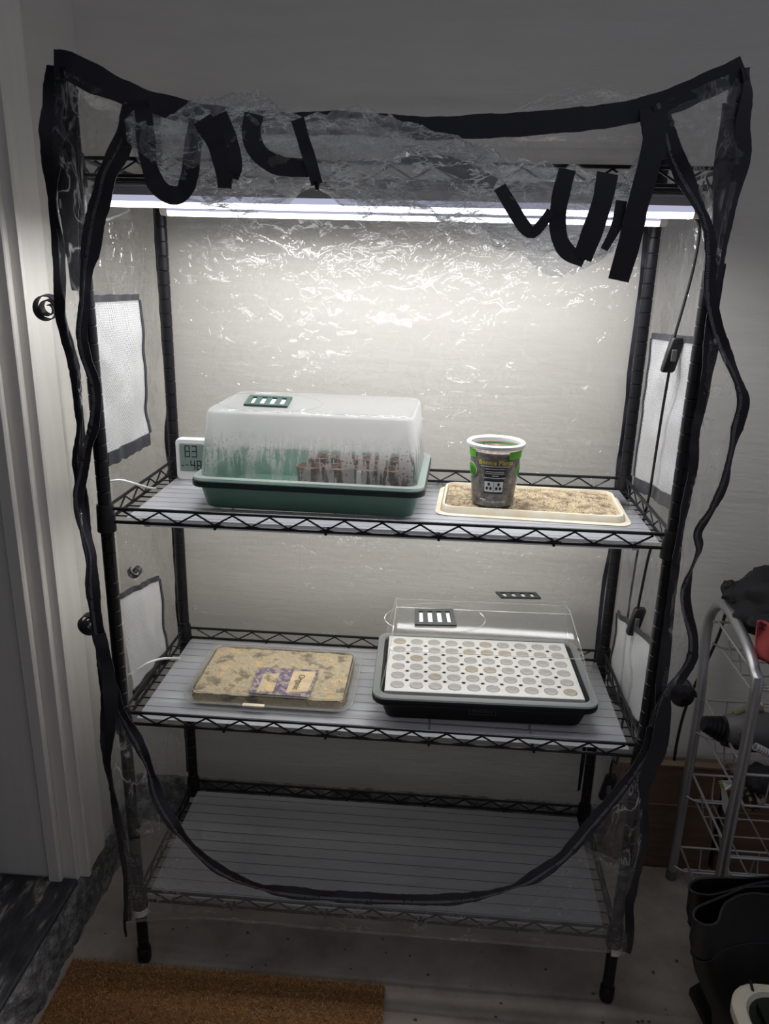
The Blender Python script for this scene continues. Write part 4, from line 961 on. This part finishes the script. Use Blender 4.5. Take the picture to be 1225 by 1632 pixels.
XC = .645
cart = thing('wire_cart', 'silver tube-framed wire basket cart right of the greenhouse', 'cart', (XC + .18, .2, 0))
ya, yb = .322, .090
fpath = [(XC, ya, .0), (XC, ya, .2), (XC, ya, .42)] + [tuple(at(x, y, x=XC)) for x, y in ((1122, 1040), (1127, 1000), (1134, 976), (1147, 963), (1161, 972), (1178, 1002), (1193, 1036), (1202, 1070), (1203, 1108))] + [(XC, yb, .3), (XC, yb, .0)]
fr1 = MB().tube(smooth_path(fpath, .02), .0100, 12).build('side_frame', 'steel', cart); CWID = .36
inst(fr1, (CWID, 0, 0), cart)
for y in (ya, yb):
    for x in (XC, XC + CWID): MB().lathe([(.009, 0), (.0118, .002), (.0118, .022), (.0104, .024)], x, y, 12).build('foot_cap', 'grey_tool', cart)
for lv, (ypx, h) in enumerate(((990, .055), (1115, .085), (1235, .06), (1352, .055))):
    zt_ = at(1120, ypx, y=ya).z; zb_ = zt_ - h; y0, y1 = yb + .012, ya - .006
    bk = MB().tube([(XC, ya, zt_), (XC + CWID, ya, zt_)], .0026, 6).build('wire_basket', 'wire', cart)
    def w2(path, r=.0017): MB().tube(path, r, 6).build('basket_wire', 'wire', bk)
    w2([(XC + .01, ya, zt_), (XC + .012, yb, zt_ - .012)], .0026)
    w2([(XC, yb, zt_ - .012), (XC + CWID, yb, zt_ - .012)], .0026)
    w2([(XC + .022, ya - .005, zb_), (XC + CWID - .02, ya - .005, zb_)], .0022); w2([(XC + .022, yb + .01, zb_), (XC + CWID - .02, yb + .01, zb_)], .0022)
    w2([(XC + .022, ya - .005, zb_), (XC + .022, yb + .01, zb_)], .0022)
    w2([(XC - .004, ya - .018, zb_ + .018), (XC + .012, ya - .02, zb_ + .010), (XC + .03, ya - .02, zb_ + .006), (XC + .09, ya - .02, zb_ + .006)], .0022)
    for i in range(5):
        x = XC + .055 + i * .062; w2([(x, ya, zt_), (x, ya - .006, zb_ + .012), (x, ya - .016, zb_), (x, yb + .02, zb_), (x, yb + .006, zb_ + .01), (x, yb, zt_ - .012)])
    for i in range(3):
        y = yb + .06 + i * .055; w2([(XC + .01, y, zt_ - .008), (XC + .022, y, zb_ + .002), (XC + CWID - .02, y, zb_ + .002)])
LV = [at(1120, q, y=ya).z - d for q, d in ((990, .055), (1115, .085), (1235, .06), (1352, .055))]

def lump(name, c, rx, ry, rz, mat, label, cat, amp=.25, s=9, seed=0, flat=True, n=40):
    c = Vector(c); lo = []
    for j in range(1, n // 2):
        th = math.pi * j / (n // 2); l = []
        for i in range(n):
            a = 2 * math.pi * i / n; d = Vector((math.sin(th) * math.cos(a), math.sin(th) * math.sin(a), -math.cos(th)))
            k = 1 + amp * .9 * mn.noise(d * 2.2 + Vector((seed, 0, 0))) + amp * .45 * abs(mn.noise(d * 5 + Vector((0, seed, 0)))) + amp * .12 * mn.noise(d * 11 + Vector((0, 0, seed)))
            p = c + Vector((d.x * rx, d.y * ry, d.z * rz)) * k
            if flat: p.z = max(p.z, c.z - rz * .8)
            l.append(p)
        lo.append(l)
    o = MB().loft(lo, 1, 1).build(name, mat, None, True, 60)
    return tag(o, label, cat) if label else o
# black jacket heaped on the top basket with a sleeve roll on the left
jk = thing('jacket', 'black crumpled jacket heaped on top of the wire cart', 'jacket', (XC + .14, .24, LV[0] + .006))
def lump_part(name, c, rx, ry, rz, mat, parent, **k):
    o = lump(name, c, rx, ry, rz, mat, None, None, **k); wl = WL[o.name]; o.parent = parent; o.location = wl - WL[parent.name]; return o
q = at(1225, 962, y=.25)
lump_part('bunched_body', (q.x + .035, .245, q.z + .002), .105, .075, .062, 'cloth', jk, amp=.35, seed=2)
q = at(1180, 945, y=.27); lump_part('sleeve', (q.x + .01, .27, q.z - .004), .042, .03, .022, 'cloth', jk, amp=.3, seed=5)
q = at(1162, 938, y=.28); lump_part('cuff', (q.x, .28, q.z), .014, .016, .016, 'cloth', jk, amp=.25, seed=8)
q = at(1218, 1002, y=.16); lump_part('hem', (q.x + .05, .20, q.z), .06, .06, .022, 'cloth', jk, amp=.3, seed=11)
# red cloth hanging at the cart's front
def red_fn(u, v):
    p = at(1206 + 34 * u, 990 + 72 * v + 6 * u * (1 - v) - 22 * (1 - u) * v * 0, y=.135); p.y += .010 * math.sin(u * 5 + v * 3) ; 
    if v > .85: p.z += .02 * (1 - u) * (v - .85) / .15
    return p
rd = thing('red_bag', 'red cloth bag with black print hanging below the black jacket', 'bag', at(1220, 1060, y=.135))
MBr = sheet('cloth_body', red_fn, 14, 20, 'red', rd); so = MBr.modifiers.new('thick', 'SOLIDIFY'); so.thickness = .003
for (u0, v0, r) in ((.22, .13, .0055), (.42, .12, .0055), (.62, .3, .005)):
    c = red_fn(u0, v0) + Vector((0, -.004, 0)); MB().tube([c + Vector((r * math.cos(a), 0, r * math.sin(a))) for a in [2 * math.pi * i / 16 for i in range(16)]], .0009, 5, True).build('print_ring', 'black_print', rd)
# handheld tool on the second basket
q = at(1150, 1160, y=.2); zb_ = LV[1]
tl = thing('handheld_tool', 'black and grey handheld tool with ribbed nozzle lying on the cart', 'tool', (q.x + .03, .2, zb_))
tq = q + Vector((-.032, 0, .006))
for i in range(5):
    x = tq.x + i * .0075; MB().tube([(x, .2, tq.z - .002 * i), (x + .0055, .2, tq.z - .002 * i - .0015)], .0165 + .0022 * i, 18).build('nozzle_rib', 'black_plastic', tl)
MB().tube([(tq.x - .004, .2, tq.z + .001), (tq.x + .045, .2, tq.z - .010)], [.0145, .022], 18).build('nozzle', 'black_plastic', tl)
MB().tube([(tq.x + .034, .2, tq.z - .008), (tq.x + .042, .2, tq.z - .008), (tq.x + .07, .2, tq.z - .006), (tq.x + .11, .2, tq.z - .004), (tq.x + .15, .2, tq.z - .004)], [.020, .028, .034, .034, .026], 20).build('motor_body', 'grey_tool', tl)
MB().tube([(tq.x + .036, .2, tq.z - .022), (tq.x + .08, .2, tq.z - .026), (tq.x + .15, .2, tq.z - .026)], [.020, .026, .022], 16).build('belly', 'black_plastic', tl)
bc = Vector((tq.x + .060, .2 - .0325, tq.z + .002))
MB().tube([bc + Vector((.0085 * math.cos(a), -.001, .0058 * math.sin(a))) for a in [2 * math.pi * i / 20 for i in range(20)]], .0008, 5, True).build('button_ring', 'black_print', tl)
MB().lathe([(.0016, -.001), (.0016, .001)], 0, 0, 8).v
MB().tube([bc + Vector((0, .001, 0)), bc + Vector((0, -.0015, 0))], .0018, 10).build('button_dot', 'black_print', tl)
MB().tube(smooth_path([(tq.x + .052, .205, tq.z + .022), (tq.x + .075, .21, tq.z + .033), (tq.x + .105, .21, tq.z + .034)], .008), .0065, 10).build('strap', 'olive', tl)
# soft black pouch beside it, paper scrap and patterned cloth in the third basket
q = at(1218, 1165, y=.14); lump('pouch', (q.x + .02, .15, LV[1] + .022), .036, .034, .024, 'cloth', 'soft black pouch right of the handheld tool on the cart', 'pouch', amp=.2, seed=21)
def roll_glove():
    t = thing('ribbed_hose', 'grey ribbed hose end poking out below the black pouch', 'hose', at(1216, 1196, y=.12))
    a, b = at(1203, 1190, y=.125), at(1240, 1208, y=.125)
    for i in range(9): MB().tube([a.lerp(b, i / 9), a.lerp(b, (i + .75) / 9)], .0075, 12).build('hose_rib', 'housing', t)
    MB().tube([a, b], .0062, 12).build('hose_core', 'grey_tool', t)
roll_glove()
pp = thing('paper_scrap', 'torn white paper with a lime green edge stuck in the cart basket', 'paper', at(1158, 1295, y=.17))
def scrap(name, pts, Y, mat):
    P = [at(x, y, y=Y + .006 * math.sin(x * .4)) for x, y in pts]; n = len(P); mb = MB()
    mb.add(P + [p + Vector((0, .0012, 0)) for p in P], [tuple(range(n)), tuple(reversed(range(n, 2 * n)))] + [(i, n + i, n + (i + 1) % n, (i + 1) % n) for i in range(n)]); mb.build(name, mat, pp, False)
scrap('paper_flap', [(1149, 1244), (1172, 1246), (1176, 1257), (1164, 1258), (1156, 1260), (1151, 1255)], .165, 'paper')
scrap('paper_tail', [(1149, 1256), (1157, 1260), (1161, 1276), (1155, 1298), (1151, 1288)], .17, 'paper')
for i in range(4): scrap('green_edge', [(1144 + i, 1246 + i * 3.2), (1150 + i * .5, 1244 + i * 3.2), (1150, 1248 + i * 3.2)], .164, 'lime')
q = at(1196, 1275, y=.15)
o = lump('patterned_cloth', (q.x + .004, .15, q.z), .019, .018, .020, pm('spotted_cloth', (.02, .02, .02), .9, stops=[(.50, (.012, .012, .012)), (.53, (.30, .17, .10)), (.62, (.35, .22, .14)), (.64, (.5, .48, .42))], ns=70, detail=2), 'small dark cloth with tan and white spots in the lower cart basket', 'cloth', amp=.2, seed=31)

# rubber boots
def boot(loop_px, zr_, label, cfoot, dirf):
    t = thing('rubber_boot', label, 'boot', (cfoot[0], cfoot[1], 0), 'rubber boots')
    rim_ = resample([at(x, y, z=zr_) for x, y in loop_px] + [at(*loop_px[0], z=zr_)], 49)[:-1]
    area = sum(a.x * b.y - b.x * a.y for a, b in zip(rim_, rim_[1:] + rim_[:1]))
    if area < 0: rim_.reverse()
    cx_ = sum((p.x for p in rim_)) / 48; cy_ = sum((p.y for p in rim_)) / 48
    # start angle matching for the ankle ellipse
    i0 = max(range(48), key=lambda i: rim_[i].x); rim_ = rim_[i0:] + rim_[:i0]
    loops = []
    def ell(ex, ey, rx, ry, z): return [Vector((ex + rx * math.cos(2 * math.pi * i / 48), ey + ry * math.sin(2 * math.pi * i / 48), z)) for i in range(48)]
    for z, k, ex, ey, rx, ry in ((.008, 1, cfoot[0], cfoot[1], .050, .046), (.05, 1, cfoot[0], cfoot[1], .052, .047), (.12, .85, cfoot[0], cfoot[1], .054, .048), (zr_ * .62, .5, (cx_ + cfoot[0]) / 2, (cy_ + cfoot[1]) / 2, .060, .042), (zr_ * .85, .12, cx_, cy_, .07, .036), (zr_, 0, 0, 0, 0, 0)):
        E_ = ell(ex, ey, rx, ry, z) if k else rim_
        loops.append([Vector((E_[i].x * k + rim_[i].x * (1 - k), E_[i].y * k + rim_[i].y * (1 - k), z)) for i in range(48)])
    inn = [[p + Vector(((cx_ - p.x) * .03, (cy_ - p.y) * .03, 0)) for p in loops[-1]]]
    for L_ in (4, 3, 2): inn.append([p + Vector(((cx_ - p.x) * .06, (cy_ - p.y) * .06, 0)) for p in loops[L_]])
    MB().loft(loops + inn, 1, 1).build('shaft', 'rubber', t, angle=60)
    MB().tube([p + Vector((0, 0, .001)) for p in rim_], .0022, 6, True).build('top_binding', 'rubber', t)
    band = [p.lerp(Vector((cx_, cy_, p.z)), -.015) for p in [loops[3][i].lerp(loops[4][i], .55) for i in range(48)]]
    MB().tube(band, .0014, 6, True).build('shaft_band', 'rubber', t)
    d = Vector((*dirf, 0)).normalized(); sdir = Vector((-d.y, d.x, 0)); f0 = Vector((cfoot[0], cfoot[1], 0)); lo = []
    for s_, hw, h in ((-.055, .028, .05), (-.02, .045, .085), (.04, .046, .095), (.10, .047, .085), (.15, .047, .065), (.19, .038, .05), (.21, .018, .035)):
        c_ = f0 + d * s_; lo.append([c_ + sdir * hw * a + Vector((0, 0, b * h)) for a, b in ((-1, .02), (-1.04, .3), (-.85, .75), (-.4, 1), (.4, 1), (.85, .75), (1.04, .3), (1, .02))])
    MB().loft(lo, 1, 1).build('foot', 'rubber', t)
    MB().loft([[f0 + d * s_ + sdir * hw * a + Vector((0, 0, z)) for a, z in ((-1, 0), (-1, .014), (1, .014), (1, 0))] for s_, hw in ((-.066, .034), (-.03, .052), (.10, .053), (.16, .052), (.22, .022))], 1, 1).build('sole', 'black_plastic', t)
    return t
boot([(1097, 1414), (1101, 1407), (1112, 1402), (1140, 1400), (1180, 1401), (1225, 1398), (1262, 1396), (1275, 1402), (1255, 1406), (1220, 1406), (1190, 1412), (1160, 1421), (1132, 1428), (1112, 1426), (1101, 1421)], .320, 'black rubber boot, the rear one of the pair, beside the cart', (.668, .0), (.9, .12))
boot([(1105, 1464), (1104, 1456), (1110, 1447), (1130, 1438), (1155, 1428), (1185, 1415), (1215, 1413), (1250, 1415), (1270, 1424), (1250, 1430), (1225, 1427), (1200, 1424), (1175, 1428), (1155, 1440), (1148, 1454), (1145, 1468), (1137, 1475), (1124, 1476), (1112, 1471)], .325, 'black rubber boot with a folded top, the front one of the pair', (.645, -.112), (1, .1))
# cream tub with dark green inside
ZT = .25; tx, ty = .745, -.325
tub = thing('storage_tub', 'cream plastic tub with a dark green inside at the bottom right corner', 'tub', (tx, ty, 0))
p0 = at(1168, 1572, z=ZT); TW = .36; TD = .40; tx0 = p0.x - .012 + TW / 2; ty0 = p0.y + .012 - TD / 2
def tr_(W, D, r, z): return rrect(tx0, ty0, W, D, r, z, 7)
MB().loft([tr_(TW - .10, TD - .10, .04, .0), tr_(TW - .09, TD - .09, .04, .006), tr_(TW - .030, TD - .030, .045, ZT - .03), tr_(TW - .006, TD - .006, .05, ZT - .026), tr_(TW, TD, .05, ZT - .02), tr_(TW, TD, .05, ZT - .004), tr_(TW - .008, TD - .008, .048, ZT), tr_(TW - .034, TD - .034, .042, ZT), tr_(TW - .042, TD - .042, .04, ZT - .006)], 1, 0).build('tub_shell', 'bin_cream', tub)
MB().loft([tr_(TW - .042, TD - .042, .04, ZT - .006), tr_(TW - .07, TD - .07, .04, .09), tr_(TW - .10, TD - .10, .04, .012)], 0, 1).build('green_lining', 'bin_green', tub)
cord('black_lead', [at(x, y, z=z) for x, y, z in ((1194, 1562, ZT + .012), (1197, 1570, ZT + .006), (1202, 1592, ZT - .01), (1211, 1615, ZT - .03), (1222, 1640, ZT - .06), (1226, 1650, ZT - .08))], .0022, 'black_plastic', 'thin black lead hooked over the rim of the cream tub', .006)

# ================================================================== DOORMAT AND FLOOR DEBRIS
mx0, mx1, my1, my0 = -.572, .028, -.022, -.40
mat_ = thing('doormat', 'brown coir doormat lying on the concrete in front of the shelving', 'doormat', ((mx0 + mx1) / 2, (my0 + my1) / 2, 0))
MB().bbox_((mx0, my0, .001), (mx1, my1, .012), .002).build('mat_base', 'coir_base', mat_)
mb = MB()
for i in range(26000):
    x = random.uniform(mx0, mx1); y = my1 - (my1 - my0) * random.random() ** 1.3; z = .012
    a = random.random() * 6.283; l = random.uniform(.004, .011); d = Vector((math.cos(a), math.sin(a), 0)) * l; s_ = Vector((-math.sin(a), math.cos(a), 0)) * random.uniform(.00025, .0005)
    q = Vector((x, y, z - .001)); h = random.uniform(.002, .005)
    mb.add([q - s_, q + s_, q + d * .5 + s_ + Vector((0, 0, h)), q + d * .5 - s_ + Vector((0, 0, h)), q + d + Vector((0, 0, h * random.uniform(.1, .9)))], [(0, 1, 2, 3), (3, 2, 4)])
g = mb.build('coir_fibres', 'coir', mat_, False); g['kind'] = 'stuff'
mb = MB()
for i in range(60):
    while True:
        x, y = random.uniform(-.56, .62), random.uniform(-.4, .1)
        if not (mx0 - .01 < x < mx1 + .01 and y < my1 + .01): break
    r = random.uniform(.0008, .003); a = random.random() * 6.28; q = [Vector((x + r * math.cos(a + d) * 1.5, y + r * math.sin(a + d), .0022)) for d in (0, 1.8, 3.6, 5)]
    mb.add(q + [Vector((x, y, .0022 + r * .6))], [(0, 1, 4), (1, 2, 4), (2, 3, 4), (3, 0, 4)])
g = mb.build('floor_debris', 'leaf', None, False); tag(g, 'scattered dark crumbs and leaf bits on the concrete floor', 'debris'); g['kind'] = 'stuff'
